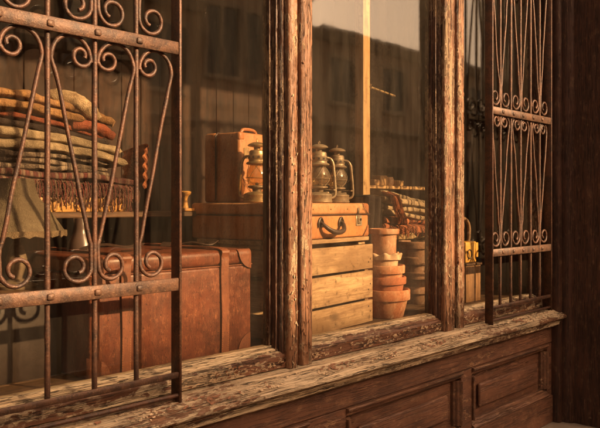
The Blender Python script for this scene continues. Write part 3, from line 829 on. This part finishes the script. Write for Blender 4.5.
for lx_ in (.245, -.245):
    b = MB(); b.box(lx_ - .026, lx_ + .026, -SD/2 - .004, -SD/2 - .0004, .052, SB - .004, .002); lt = b.build('latch', M['steel'], su)
    b = MB(); b.box(lx_ - .017, lx_ - .005, -SD/2 - .0085, -SD/2 - .0042, .062, .104, .0025); b.box(lx_ - .017, lx_ + .006, -SD/2 - .0085, -SD/2 - .0043, .0615, .071, .002); b.build('slider', M['tin_dark'], lt)
    b = MB(); b.tube([(lx_ + .012, -SD/2 - .0062, .082), (lx_ + .012, -SD/2 - .0041, .082)], .0065, 12); b.build('keyhole', M['black'], lt)
    b = MB(); b.box(lx_ - .018, lx_ - .004, -SD/2 - .010, -SD/2 - .0036, SB + .004, SB + .034, .003); b.build('hasp', M['tin_dark'], lt)
for k in range(5):
    b = MB(); x_ = -.28 + .14 * k
    b.lathe([(0, .0032), (.003, .0026), (.0045, .0)], 10); o = b.build('rivet', M['brass'], su); o.rotation_euler.x = R(90); o.location = (x_, -SD/2 - .0031, SH - .028)

# upright vanity case behind the first lantern
ZTOP = ZS + SH + .001
vc = thing('vanity_case', 'worn orange brown upright case standing on the suitcase behind the lantern', 'case', Vector((2.13, .377, ZTOP)) + E7 * .168 + P7 * .109, R(7.5))
VW, VD, VH = .336, .218, .322
b = MB(); b.box(-VW/2, VW/2, -VD/2, VD/2 - .075, 0, VH, .014, 4); b.build('body', M['case'], vc)
b = MB(); b.box(-VW/2 - .002, VW/2 + .002, VD/2 - .073, VD/2, 0.001, VH + .002, .014, 4); b.build('lid', M['case'], vc)
b = MB(); b.tube([(-VW/2 - .001, VD/2 - .074, .012), (-VW/2 - .001, VD/2 - .074, VH - .012), (-VW/2 + .012, VD/2 - .074, VH + .001), (VW/2 - .012, VD/2 - .074, VH + .001), (VW/2 + .001, VD/2 - .074, VH - .012), (VW/2 + .001, VD/2 - .074, .012)], .0035, 6); b.build('rim_welt', M['dark_leather'], vc)
b = MB(); b.tube(smooth_path([(-.055, -.02, VH - .002), (-.052, -.02, VH + .014), (-.03, -.02, VH + .026), (.03, -.02, VH + .026), (.052, -.02, VH + .014), (.055, -.02, VH - .002)], 6), [.008] * 31, 8); b.build('handle', M['tan_patch'], vc)
for sx in (-1, 1):
    b = MB(); b.box(sx * .12 - .018, sx * .12 + .018, -VD/2 - .004, -VD/2 - .0003, VH - .12, VH - .07, .002); b.build('latch', M['brass'], vc)
    for zz in (.0, 1):
        b = MB(); b.box(sx * (VW/2 - .020) - .021, sx * (VW/2 - .020) + .021, -VD/2 - .0022, -VD/2 + .03, zz * (VH - .04) - .001 * zz + .001, zz * (VH - .04) + .040, .012, 4); b.build('corner_patch', M['tan_patch'], vc)

# ------------------------------------------------------------------ hurricane lanterns
def lantern(label, p, h, rz, tin):
    t = thing('hurricane_lantern', label, 'lantern', p, rz, 'hurricane lanterns on the suitcase')
    k = h / .30
    def L(b, n, m, par=None):
        for v in b.bm.verts: v.co = Vector((v.co.x * k * 1.24, v.co.y * k * 1.24, v.co.z * k))
        return b.build(n, m, par or t, 45)
    b = MB(); b.lathe([(0, 0), (.050, 0), (.0535, .004), (.0535, .010), (.051, .013), (.051, .034), (.0525, .037), (.0505, .042), (.036, .050), (.022, .054), (0, .054)], 40); tk = L(b, 'fuel_tank', tin)
    b = MB(); b.lathe([(0, 0), (.009, 0), (.009, .006), (.006, .009), (0, .009)], 14, (.030, -.012, .047)); L(b, 'filler_cap', tin, tk)
    b = MB(); b.lathe([(0, .0545), (.017, .0545), (.019, .066), (.030, .070), (.036, .074), (.036, .080), (.031, .083), (0, .083)], 32); bu = L(b, 'burner', M['tin_dark'])
    b = MB(); b.lathe([(0, .0835), (.006, .0835), (.007, .093), (.003, .097), (0, .097)], 12); L(b, 'wick', M['black'], bu)
    b = MB(); b.tube([(.018, -.006, .066), (.056, -.018, .064)], .0018, 6); b.lathe([(0, -.003), (.008, -.003), (.008, .003), (0, .003)], 12, (.056, -.018, .064)); L(b, 'wick_knob', tin, bu)
    outer = [(.028, .084), (.034, .092), (.0395, .106), (.0415, .122), (.040, .140), (.035, .158), (.029, .172), (.027, .180)]
    b = MB(); b.lathe([(r, zz) for r, zz in outer] + [(r - .0018, zz) for r, zz in outer[::-1]], 40, closed=True); gl = L(b, 'globe', M['globe'])
    b = MB()
    for a0 in (.4, .4 + math.pi / 2, .4 + math.pi, .4 + 1.5 * math.pi):
        b.tube([Vector(((r_ + .0028) * math.cos(a0 + tw), (r_ + .0028) * math.sin(a0 + tw), zz)) for (r_, zz), tw in zip([(.034, .086)] + outer[1:7] + [(.030, .178)], [1.5 * i / 7 for i in range(8)])], .0012, 6)
    b.tube([Vector((.0445 * math.cos(q * math.pi / 16), .0445 * math.sin(q * math.pi / 16), .120)) for q in range(32)], .0012, 6, True)
    L(b, 'globe_guard', tin)
    b = MB(); b.lathe([(.026, .1805), (.034, .181), (.040, .184), (.043, .188), (.040, .193), (.033, .197), (.0315, .205), (.0335, .208), (.0335, .226), (.031, .229), (.0305, .238), (.030, .246),
                       (.026, .251), (.018, .253), (0, .253)], 40); hd = L(b, 'chimney_hood', tin)
    b = MB()
    for q in range(10):
        a = 2 * math.pi * q / 10; Mx = Matrix.Rotation(a, 4, 'Z') @ Matrix.Translation((.0335, 0, .217))
        b.box(-.0004, .0012, -.004, .004, -.005, .005, 0, 1, Mx)
    L(b, 'vent_slots', M['black'], hd)
    b = MB(); b.lathe([(0, .2535), (.012, .2535), (.013, .266), (.029, .268), (.036, .272), (.0365, .276), (.030, .283), (.016, .289), (0, .291)], 36); L(b, 'cap', tin)
    b = MB(); b.tube([Vector((0, .009 * math.cos(q * math.pi / 8), .297 + .009 * math.sin(q * math.pi / 8))) for q in range(16)], .0018, 6, True); L(b, 'lift_ring', tin)
    for s in (-1, 1):
        b = MB(); b.tube(smooth_path([(s * .047, 0, .022), (s * .062, 0, .030), (s * .0685, 0, .048), (s * .067, 0, .10), (s * .0625, 0, .16), (s * .058, 0, .198), (s * .047, 0, .219), (s * .030, 0, .224)], 6), .0063, 10)
        L(b, 'side_tube', tin)
    b = MB(); b.tube(smooth_path([(-.064, .006, .205), (-.073, .02, .17), (-.060, .058, .115), (0, .075, .095), (.060, .058, .115), (.073, .02, .17), (.064, .006, .205)], 6), .0016, 6); L(b, 'bail', M['tin_dark'])
    return t
q1 = at(257, 200, .283); q2 = at(319, 200, .190); q3 = at(337.0, 200, .237)
lantern('brassy hurricane lantern standing in front of the upright case', (q1.x, q1.y, ZTOP), .278, R(-50), M['brass'])
lantern('pale tin hurricane lantern partly hidden behind the window post', (q2.x, q2.y, ZTOP), .283, R(-30), M['tin'])
lantern('darker dusty hurricane lantern, the one nearest the suitcase latch', (q3.x, q3.y, ZTOP), .278, R(-38), M['tin_dark'])

# ------------------------------------------------------------------ flower pots
def pot(label, c, base, top, rt, mat, rimh=.032, taper=.70, h=None, scallop=False, broken=False, group=None, rz=0.):
    """terracotta pot with a collar; 'base' is the height of its foot, 'top' of its lip"""
    h = top - base; rb = rt * taper
    rs = rt - .007                                   # wall radius under the collar
    zc = h - rimh
    out = [(0, 0), (rb - .004, 0), (rb, .004), (rb + (rs - .006 - rb) * .5, zc * .5), (rs - .006, zc - .003), (rt - .001, zc), (rt, zc + .004), (rt + .001, h - .005), (rt - .002, h),
           (rt - .010, h), (rt - .013, h - .004), (rt - .016, zc), (rb - .008, .014), (0, .012)]
    P = []
    for i in range(len(out) - 1):
        n = 4 if (broken or scallop) else 1
        for k in range(n): P.append((out[i][0] + (out[i+1][0] - out[i][0]) * k / n, out[i][1] + (out[i+1][1] - out[i][1]) * k / n))
    P.append(out[-1])
    sd = c[0] * 7 + top * 31
    def jit(q, th, r, zz):
        if scallop and zz > zc - .004 and r > rt - .02:
            f = min(1, (zz - zc + .004) / rimh)
            q = q + Vector((math.cos(th), math.sin(th), 0)) * (.008 * f * math.sin(9 * th + sd)) + Vector((0, 0, .006 * f * math.sin(9 * th + sd) + .004 * mnoise.noise(Vector((th * 3, sd, 0)))))
        if broken and r > rb * .6:
            cutz = h - (.04 + .05 * max(0, math.sin(th * 1.0 + broken)) + .016 * mnoise.noise(Vector((th * 5, sd, 2)))) if math.cos(th - broken) > .1 else 9
            if q.z > cutz: q.z = cutz
        w = .0012 * mnoise.noise(Vector((th * 2, zz * 20, sd)))
        return q + Vector((math.cos(th), math.sin(th), 0)) * w
    b = MB(); b.lathe(P, 72, (0, 0, 0), jit)
    o = one(b, 'flower_pot', mat, label, 'flower pot', (c[0], c[1], base), rz, group, 45)
    return o
G1 = 'terracotta pots stacked beside the crate'; G2 = 'dusty pots coloured as if shaded, stacked behind the orange ones'
c1 = at(386, 300, .176); c2 = at(416.5, 290, .36)
c1 = (c1.x, c1.y); c2 = (c2.x, c2.y)
def zz(v, c):
    dep = c[0] * math.cos(ANG) + (c[1] - CAMY) * math.sin(ANG); return H - (v - 205) / FPX * dep
pot('largest terracotta pot at the bottom of the sunlit stack', c1, FL, zz(288.5, c1), .123, M['terra0'], .052, .72, group=G1)
pot('terracotta pot nested in the largest pot of the sunlit stack', (c1[0] - .004, c1[1]), zz(288.5, c1) - .085, zz(276, c1), .105, M['terra1'], .036, .74, group=G1)
pot('terracotta pot with a pale rim just under the scalloped pot', (c1[0] - .010, c1[1]), zz(276, c1) - .09, zz(264.5, c1), .103, M['terra2'], .040, .74, group=G1)
pot('pale terracotta pot with a scalloped lip under the top pot', (c1[0] - .022, c1[1]), zz(264.5, c1) - .085, zz(253, c1), .088, M['terra3'], .030, .74, scallop=True, group=G1)
pot('smooth orange pot on top of the sunlit stack', (c1[0] - .018, c1[1]), zz(254.5, c1), zz(228.5, c1), .0775, M['terra4'], .026, .80, group=G1)
zs2 = [304, 285, 271, 257, 242]
pot('dusty pot at the bottom of the stack coloured as if shaded', c2, FL, zz(285, c2), .114, M['terra_shaded'], .04, .74, group=G2)
pot('dusty pot second from the bottom of the stack coloured as if shaded', (c2[0] + .003, c2[1]), zz(285, c2) - .08, zz(271, c2), .110, M['terra_shaded'], .04, .74, group=G2)
pot('chipped dusty brown pot in the middle of the stack coloured as if shaded', (c2[0] - .002, c2[1]), zz(271, c2) - .08, zz(256, c2), .110, M['terra_shaded'], .044, .74, broken=-.9, group=G2)
pot('broad dusty pot with a broken lip on top of the stack coloured as if shaded', (c2[0] + .002, c2[1]), zz(256, c2) - .07, zz(241, c2), .112, M['terra_shaded'], .04, .74, broken=-.55, group=G2)
# ------------------------------------------------------------------ textiles
def slab(b, x0, x1, y0, y1, zb, t, droop, wob, sd, lean=0.0, tilt=0.0, pinch=0.0):
    """one soft fold of cloth: rounded front lip and right end, sagging and wrinkled"""
    NA, NT_ = 54, 40
    rings = []
    for i in range(NA + 1):
        f = i / NA
        x = x0 + (x1 - x0) * f
        rr = t * .6
        d = (x1 - x) / rr
        k = 1.0 if d >= 1 else max(.04, math.sqrt(max(0, 1 - (1 - d) ** 2)))
        kf = 1 - pinch * .5 * (1 + math.sin(x * 3.5 + sd))
        ring = []
        for j in range(NT_):
            th = 2 * math.pi * j / NT_
            c, s_ = math.cos(th), math.sin(th)
            y = (y0 + y1) / 2 + (y1 - y0) / 2 * math.copysign(abs(c) ** .28, c)
            zz_ = t / 2 * k * kf * math.copysign(abs(s_) ** .48, s_)
            p = Vector((x, y, zb + t / 2 + zz_))
            n1 = mnoise.noise_vector(Vector((x * 4.5, y * 5, sd + zb * 3)))
            n2 = mnoise.noise_vector(Vector((x * 13, y * 11, sd + zz_ * 22)))
            n3 = mnoise.noise_vector(Vector((x * 34, y * 30, sd + zz_ * 60)))
            p += Vector((n1.x * wob * 1.5 + n2.x * wob * .6, n1.y * wob * 2.2 + n2.y * wob * 1.3 + n3.y * wob * .45, n1.z * wob * 1.1 + n2.z * wob * .5 + n3.z * wob * .25))
            p.z -= droop * f ** 2.4 + tilt * f
            p.y += lean * (p.z - zb)
            ring.append(b.bm.verts.new(p))
        rings.append(ring)
    for i in range(NA):
        A, B = rings[i], rings[i + 1]
        for j in range(NT_): b.bm.faces.new((A[j], A[(j + 1) % NT_], B[(j + 1) % NT_], B[j]))
    b.bm.faces.new(rings[0][::-1]); b.bm.faces.new(rings[-1])
def blanket(label, x0, x1, y0, y1, zb, h, mat, layers=2, droop=.03, wob=.010, rnd=1, group=None, tilt=0.0, name='folded_blanket'):
    random.seed(rnd)
    b = MB(); t = h / layers
    for L in range(layers):
        slab(b, x0 + random.uniform(-.02, .02), x1 - random.uniform(0, .03) * (L > 0), y0 + random.uniform(-.012, .012), y1, zb + t * L, t * 1.12, droop, wob, rnd * 2.3 + L * 5.1, 0, tilt, .16)
    xc, yc = (x0 + x1) / 2, (y0 + y1) / 2
    for v in b.bm.verts: v.co -= Vector((xc, yc, zb))
    o = one(b, name, mat, label, 'blanket', (xc, yc, zb), 0, group, 75)
    return o, (xc, yc, zb)
# shelf unit carrying the blankets
YS0, YS1 = .56, .98
ZSH = z(-.028)
sh = thing('wooden_shelf', 'dark wooden shelf behind the trunk carrying the pile of blankets', 'shelf', (1.45, .77, FL))
off = Vector((1.45, .77, FL))
def shp(b, n, m):
    o = b.build(n, m, sh, 30); o.location = -off; return o
b = MB(); b.box(.62, 2.12, YS0, YS1, ZSH - .024, ZSH, .003); shp(b, 'top_board', M['shelf'])
b = MB(); b.box(.62, 2.10, YS0 + .03, YS1, FL + .10, FL + .12, .003); shp(b, 'lower_board', M['shelf'])
for x in (.64, 1.30, 2.07):
    b = MB(); b.box(x, x + .03, YS0 + .02, YS1, FL, ZSH - .0245, .003); shp(b, 'upright', M['plank'])
b = MB(); b.box(.62, 2.12, YS1 + .002, YS1 + .014, FL, ZSH + .16, .002); shp(b, 'back_panel', M['plank'])
# gilded box under the pile
gb = thing('gilded_box', 'low gilded wooden box glowing in the sun under the blanket fringe', 'box', (1.40, .73, ZSH))
b = MB(); b.box(-.21, .275, -.145, .15, 0, .060, .004, 2); b.build('body', M['gilt'], gb)
for x in (-.15, -.05, .05, .15, .24):
    b = MB(); b.box(x - .008, x + .008, -.1525, -.1455, .004, .056, .003); b.build('moulding_block', M['gilt'], gb)
b = MB(); b.box(-.218, .283, -.153, .158, .061, .070, .003); b.build('lid', M['shelf'], gb)
ZB = ZSH + .071
# the pile, bottom to top (heights from the photograph)
Y0b, Y1b = .575, .93
dep = lambda v: (205 - v) / FPX * 2.93
xL = .98
specs = [ # z offset, height, right end, material, folds, droop, label, wrinkle
    (.000, .095, 1.735, 'plaid', 3, .025, 'red and dark plaid blanket at the bottom of the pile with long fringe', .011),
    (.095, .075, 1.60, 'pattern', 3, .030, 'pale grey and black patterned blanket near the bottom of the pile', .010),
    (.170, .086, 1.665, 'oat', 2, .055, 'thick oatmeal blanket with a soft rounded fold in the middle of the pile', .011),
    (.253, .034, 1.59, 'char', 1, .060, 'thin charcoal cloth under the rust red cloth', .007),
    (.285, .030, 1.57, 'rust_cloth', 1, .066, 'thin rust red cloth in the upper part of the pile', .007),
    (.314, .078, 1.46, 'mustard', 2, .030, 'mustard wool blanket on top of the pile lit orange by the sun', .013),
]
for dz, h, xr, m, ly, dr, lab, wb in specs:
    o, off_ = blanket(lab, xL + .02 * math.sin(dz * 40), xr, Y0b + .014 * math.sin(dz * 31), Y1b, ZB + dz, h, M[m], ly, dr, wb, int(dz * 100) + 1, 'folded blankets piled on the shelf')
    if m == 'plaid':
        b = MB(); random.seed(21)
        def strand(p, out, L):
            pts = [p - out * .012 + Vector((0, 0, .014)), p + Vector((0, 0, 0))]
            w1 = random.uniform(-.014, .014); w2 = random.uniform(-.02, .02); tw = Vector((out.y, out.x, 0))
            pts += [p + out * .004 + tw * w1 * .5 + Vector((0, 0, -L * .35)), p + out * random.uniform(-.004, .006) + tw * w1 + Vector((0, 0, -L * .7)), p + out * random.uniform(-.006, .004) + tw * (w1 + w2 * .5) + Vector((0, 0, -L))]
            r0 = random.uniform(.0014, .0030)
            b.tube(smooth_path(pts, 3), [r0 * (.8 + .3 * math.sin(i * 1.3)) for i in range(12)] + [r0 * .5], 5)
        for i in range(170):
            x = xL + .12 + (xr - xL - .14) * i / 169 + random.uniform(-.004, .004)
            f = (x - xL) / (xr - xL)
            strand(Vector((x - off_[0], Y0b - off_[1] - .012, .040 - dr * f ** 2.4 + random.uniform(-.008, .008))), Vector((0, -1, 0)), random.uniform(.045, .095) * (.75 + .4 * f))
        for i in range(70):
            y_ = Y0b + (Y1b - Y0b) * i / 69
            strand(Vector((xr - off_[0] - .002, y_ - off_[1], .045 - dr + random.uniform(-.008, .008))), Vector((1, 0, 0)), random.uniform(.05, .10))
        b.build('fringe', M['fringe'], o, 60)
# rolled ends and loose rags that spill over the right end of the pile
def rag(label, pts, r, mat, name='rag', flat=.62):
    b = MB(); path = smooth_path(pts, 8); n_ = len(path)
    random.seed(int(pts[0][0] * 999))
    b.tube(path, [r * (.55 + .45 * math.sin(math.pi * min(1, (i + 2) / (n_ + 1)) ** .8)) for i in range(n_)], 18)
    c = Vector(path[0])
    for v in b.bm.verts:
        nv = mnoise.noise_vector(v.co * 18) * r * .35 + mnoise.noise_vector(v.co * 55) * r * .14
        v.co += nv
    zb_ = min(v.co.z for v in b.bm.verts); cc = Vector((c.x, c.y, zb_))
    for v in b.bm.verts: v.co -= cc
    o = one(b, name, mat, label, 'cloth', cc, 0, None, 60); return o
zt0 = ZB + .385
rag('cream speckled rag bunched on the right end of the mustard blanket', [(1.36, .66, zt0 + .010), (1.43, .63, zt0 + .006), (1.50, .605, zt0 - .030), (1.545, .60, zt0 - .075)], .034, M['lace'])
rag('rolled tan rag trailing off the right of the pile top', [(1.44, .74, zt0 + .004), (1.52, .70, zt0 - .022), (1.59, .66, zt0 - .055), (1.64, .63, zt0 - .085)], .025, M['mustard'])
rag('rust red rag bulging between the oatmeal blanket and the cream rag', [(1.43, .60, zt0 - .105), (1.50, .59, zt0 - .105), (1.57, .585, zt0 - .125), (1.62, .59, zt0 - .145)], .026, M['rust_cloth'])
# a small striped bundle hanging at the right end
def hb(a, c):
    th = a * math.pi
    return Vector((.055 * math.sin(th) * (1 - .2 * c) + .006 * math.sin(c * 26), -.07 + .16 * (a), -.165 * c ** 1.05 + .03 * math.sin(th) - .01))
b = MB(); b.sheet(hb, 22, 26, .009)
one(b, 'striped_cloth', M['knit'], 'orange striped cloth hanging over the right end of the blanket pile', 'cloth', (1.725, .60, ZB + .20), 0, None, 60)
# small gilded candle block on the shelf
cb = thing('candle_holder', 'small yellow gilded candle holder at the right end of the shelf', 'candle holder', (1.985, .585, ZSH))
b = MB(); b.box(-.030, .030, -.03, .03, 0, .014, .003, 2); b.build('base', M['gilt'], cb)
b = MB(); b.lathe([(0, .0145), (.016, .0145), (.012, .03), (.010, .055), (.016, .07), (.026, .078), (.028, .088), (.02, .092), (0, .092)], 24); b.build('stem', M['gilt'], cb)
# dark flask standing on the trunk
b = MB(); b.lathe([(0, 0), (.046, 0), (.05, .006), (.047, .03), (.030, .06), (.024, .085), (.026, .118), (.024, .122), (.016, .122), (.016, .09), (0, .08)], 32)
one(b, 'stoneware_flask', M['bottle'], 'dark flared stoneware flask standing on the trunk', 'flask', (1.36, .40, zt - .0085))
# lamp with a linen shade at the far left
lb = thing('wooden_crate', 'dark wooden chest under the linen lamp at the left end of the window', 'crate', (.95, .42, FL))
b = MB(); b.box(-.24, .24, -.20, .20, 0, .26, .006, 2); b.build('body', M['black'], lb)
b = MB(); b.box(-.25, .25, -.21, .21, .2605, .285, .005, 2); b.build('lid', M['shelf'], lb)
lp = thing('table_lamp', 'table lamp with an off white linen shade and braided trim', 'lamp', (1.115, .40, FL + .286))
b = MB(); b.lathe([(0, 0), (.07, 0), (.072, .01), (.045, .02), (.02, .035), (.03, .07), (.036, .10), (.024, .14), (.012, .165), (.010, .26), (0, .26)], 32); b.build('base', M['tin_dark'], lp)
sb_ = z(-.098) - (FL + .286)
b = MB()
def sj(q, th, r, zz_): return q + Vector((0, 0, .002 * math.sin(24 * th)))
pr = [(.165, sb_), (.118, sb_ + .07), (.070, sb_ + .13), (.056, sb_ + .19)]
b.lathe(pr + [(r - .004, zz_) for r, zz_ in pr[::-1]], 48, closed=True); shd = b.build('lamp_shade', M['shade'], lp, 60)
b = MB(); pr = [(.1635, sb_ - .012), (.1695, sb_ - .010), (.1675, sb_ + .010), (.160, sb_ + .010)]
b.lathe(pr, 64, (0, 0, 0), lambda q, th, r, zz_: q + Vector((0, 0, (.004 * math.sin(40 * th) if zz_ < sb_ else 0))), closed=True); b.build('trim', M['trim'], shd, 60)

# ------------------------------------------------------------------ right side of the display
tp = at(362.5, 150, .556)
b = MB(); b.box(-.034, .034, -.03, .03, 0, 2.47, .003, 2)
one(b, 'timber_post', M['timber'], 'pale upright timber post standing in the sun behind the pots', 'post', (tp.x, .556, FL), R(3))
# dark chest carrying the right-hand textiles
ch = thing('wooden_chest', 'dark wooden chest under the taupe blanket behind the dusty pots', 'chest', (3.715, .775, FL))
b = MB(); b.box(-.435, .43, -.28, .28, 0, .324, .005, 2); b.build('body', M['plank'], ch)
b = MB(); b.box(-.445, .44, -.29, .29, .3245, .351, .004, 2); b.build('lid', M['shelf'], ch)
ZC = FL + .3515
# charcoal cloth hanging at the left end of the textiles
def dr(a, c):
    s = c * .46
    x = -.055 + .12 * a + .012 * math.sin(c * 5)
    if s < .10: y, zz_ = .10 - s, .27 + .008 * math.sin(a * 5)
    else: y, zz_ = -.004 * math.sin(a * 12), .27 - (s - .10) * .95
    return Vector((x, y + .010 * math.sin(a * 15 + c * 3), zz_ + .008 * mnoise.noise(Vector((a * 4, c * 4, 1)))))
b = MB(); b.sheet(dr, 24, 40, .008)
one(b, 'charcoal_cloth', M['char'], 'charcoal cloth hanging between the suitcase and the taupe blanket', 'cloth', (3.232, .470, ZC), 0, None, 60)
G3 = 'folded textiles on the wooden chest'
XR0, XR1 = 3.325, 4.08
def rb(*a, **k): return blanket(*a, **k)[0]
rb('pale cream rag at the bottom of the textiles on the chest', XR0 + .12, XR1 + .02, .475, .98, ZC + .001, .058, M['pale_cloth'], 1, .0, .016, 41, G3, 0.0, 'rag')
kt, ko = blanket('red and black knitted throw with a fringe under the taupe blanket', XR0 - .01, XR1, .455, .98, ZC + .058, .105, M['knit'], 2, .01, .014, 43, G3, .02, 'knitted_throw')
b = MB(); random.seed(9)
for i in range(120):
    x = XR0 + .05 + (XR1 - XR0 - .05) * i / 119; f = (x - XR0) / (XR1 - XR0)
    p = Vector((x - ko[0], .455 - ko[1] - .016, .030 - .02 * f + random.uniform(-.01, .01))); L = random.uniform(.02, .05)
    b.tube([p + Vector((0, .014, .010)), p, p + Vector((random.uniform(-.008, .008), -.004, -L * .5)), p + Vector((random.uniform(-.016, .016), -.002, -L))], [.0024, .0026, .0022, .0014], 5)
b.build('fringe', M['knit'], kt, 60)
rb('thick taupe blanket with long slanting folds on top of the knitted throw', XR0, XR1 - .02, .462, .98, ZC + .165, .112, M['taupe'], 3, .02, .012, 47, G3, .060)
rb('pale taupe cloth folded once, topmost of the textiles on the chest', XR0 + .01, XR1 - .10, .49, .98, ZC + .272, .042, M['oat'], 1, .02, .011, 53, G3, .075, 'folded_cloth')
# rust scarf falling over their left end
def kedge(a, c):
    s = a * .40
    y = -.02 - .03 * math.sin(a * 3) + .006 * math.sin(c * 20)
    x = -.04 + .075 * c + .10 * a ** 1.6 + .008 * math.sin(a * 9)
    return Vector((x, y + (.05 * (1 - a / .12) if a < .12 else 0), .300 - .19 * a + .006 * math.sin(c * 9) + (.0 if a > .12 else .0)))
b = MB(); b.sheet(kedge, 50, 14, .012)
one(b, 'knitted_scarf', M['knit'], 'rust knitted scarf falling over the left end of the taupe blanket', 'scarf', (3.36, .448, ZC), 0, None, 60)
# narrow shelf from the timber post over the textiles, with blocks of wood
ZW = z(.098)
ws = thing('narrow_shelf', 'narrow brown shelf fixed to the timber post above the taupe blanket', 'shelf', (3.70, .63, ZW))
b = MB(); b.box(-.405, .44, -.055, .06, 0, .020, .003); b.build('board', M['timber'], ws)
b = MB(); b.box(.39, .43, -.025, .025, ZC - ZW + .001, -.001, .003); b.build('upright', M['timber'], ws)
for i, (u_, w_, h_, lab) in enumerate(((373, .045, .036, 'small pale wooden block at the left end of the narrow shelf'), (379.5, .075, .062, 'tallest pale wooden block, second from the left on the narrow shelf'), (396, .085, .036, 'long low pale wooden block on the narrow shelf'))):
    p = at(u_, 185, .625)
    b = MB(); b.box(-w_/2, w_/2, -.035, .035, 0, h_, .006, 2)
    one(b, 'wooden_block', M['timber'], lab, 'block', (p.x, .625, ZW + .0205), R(8 * i - 6), 'wooden blocks on the narrow shelf')
p = at(388.5, 180, .645)
b = MB(); b.lathe([(0, 0), (.026, 0), (.034, .014), (.035, .038), (.027, .056), (0, .058)], 24)
one(b, 'clay_jar', M['terra3'], 'small rounded pale jar between the blocks on the narrow shelf', 'jar', (p.x, .645, ZW + .0205))
# brass rod with its bracket
pa = at(369.5, 87, .55); pb = at(416, 95, .78)
br = thing('brass_rod', 'thin brass rod held on a bracket beside the timber post', 'rod', (pa.x, .55, pa.z))
b = MB(); b.tube([(0, 0, 0), (.15, .02, -.008), (.30, .04, -.016)], .0075, 10); b.build('rod', M['brass'], br)
b = MB(); b.box(-.012, .004, -.016, .016, -.016, .016, .004, 2); b.build('bracket', M['brass'], br)
# added muslin drape; its folds stand in for streaks reflected in the glass
def cur(a, c):
    return Vector((.55 * (a - .5), .022 * math.sin(a * 34) + .008 * math.sin(a * 71 + c), 1.85 * (c - 1) + .004))
b = MB(); b.sheet(cur, 120, 12, .003)
one(b, 'reflection_curtain', M['oat'], 'added oatmeal drape at the back, its vertical folds standing in for reflected streaks', 'reflection_curtain', (4.55, 1.50, 2.66), 0, None, 60)

# ochre pail with a hoop handle in the third window
pp = at(462.5, 262, .22)
pl = thing('ochre_box', 'bright ochre box with a dark ring and hoop handle behind the right window post', 'box', (pp.x, .22, pp.z))
b = MB(); b.box(-.062, .062, -.06, .06, 0, .125, .008, 3); b.build('body', M['ochre'], pl)
b = MB(); b.tube([Vector((-.022 + .026 * math.cos(q * math.pi / 14), -.0615, .052 + .026 * math.sin(q * math.pi / 14))) for q in range(28)], .0035, 6, True); b.build('ring', M['black'], pl)
b = MB(); b.box(.045, .075, -.064, -.055, .03, .118, .002); b.build('hinge_strap', M['ochre'], pl)
b = MB(); b.tube(smooth_path([(-.056, 0, .12), (-.06, 0, .19), (-.035, 0, .245), (.02, 0, .262), (.07, 0, .225), (.075, 0, .15), (.058, 0, .11)], 7), .011, 10); b.build('handle', M['wicker'], pl)
# it stands on a narrow wooden box
stz = pp.z - FL
sd_ = thing('wooden_stand', 'narrow brown wooden box under the ochre box', 'stand', (pp.x, .22, FL))
b = MB(); b.box(-.085, .085, -.075, .075, 0, stz - .016, .004, 2); b.build('body', M['crate_post'], sd_)
b = MB(); b.box(-.092, .092, -.082, .082, stz - .0155, stz - .0005, .003, 2); b.build('top', M['shelf'], sd_)

# ------------------------------------------------------------------ light, sky, camera
AZ, EL = 20.0, 24.3          # sun: degrees to the right of the street-facing normal, elevation
sdv = Vector((math.sin(R(AZ)) * math.cos(R(EL)), -math.cos(R(AZ)) * math.cos(R(EL)), math.sin(R(EL))))
sl_ = bpy.data.lights.new('sun', 'SUN'); sl_.energy = 5.0; sl_.color = (1.0, .67, .36); sl_.angle = R(1.0)
so = bpy.data.objects.new('sun', sl_); COL.objects.link(so)
so.rotation_euler = sdv.to_track_quat('Z', 'Y').to_euler(); so.location = (4, -8, 6)
w = bpy.data.worlds.new('World'); scn.world = w; w.use_nodes = True
nt = w.node_tree; nt.nodes.clear()
sky = nt.nodes.new('ShaderNodeTexSky'); sky.sky_type = 'NISHITA'; sky.sun_disc = False
sky.sun_elevation = R(EL); sky.sun_rotation = math.atan2(sdv.x, sdv.y); sky.air_density = 1.2; sky.dust_density = 5.0
hs = nt.nodes.new('ShaderNodeHueSaturation'); hs.inputs['Saturation'].default_value = .35
mx = nt.nodes.new('ShaderNodeMix'); mx.data_type = 'RGBA'; mx.blend_type = 'MULTIPLY'; mx.inputs[0].default_value = 1
mx.inputs[7].default_value = (1.3, .88, .57, 1)
bg = nt.nodes.new('ShaderNodeBackground'); bg.inputs[1].default_value = .12
ou = nt.nodes.new('ShaderNodeOutputWorld')
nt.links.new(sky.outputs[0], hs.inputs['Color']); nt.links.new(hs.outputs[0], mx.inputs[6]); nt.links.new(mx.outputs[2], bg.inputs[0]); nt.links.new(bg.outputs[0], ou.inputs[0])

cam = bpy.data.cameras.new('camera'); co_ = bpy.data.objects.new('camera', cam); COL.objects.link(co_)
co_.location = (0, CAMY, H); co_.rotation_euler = (R(90), 0, ANG - R(90))
cam.sensor_width = 36; cam.lens = FPX / 600 * 36; cam.shift_y = -9 / 600; cam.shift_x = -1 / 600
cam.clip_start = .05; cam.clip_end = 500
scn.camera = co_
vs = scn.view_settings; vs.view_transform = 'Standard'; vs.look = 'None'; vs.gamma = 1; vs.use_curve_mapping = False; vs.exposure = 1.1
scn.cycles.use_denoising = True; scn.cycles.use_adaptive_sampling = False; scn.cycles.sample_clamp_indirect = 3.0; scn.cycles.max_bounces = 10; scn.cycles.transparent_max_bounces = 24; scn.cycles.caustics_reflective = False; scn.cycles.caustics_refractive = False
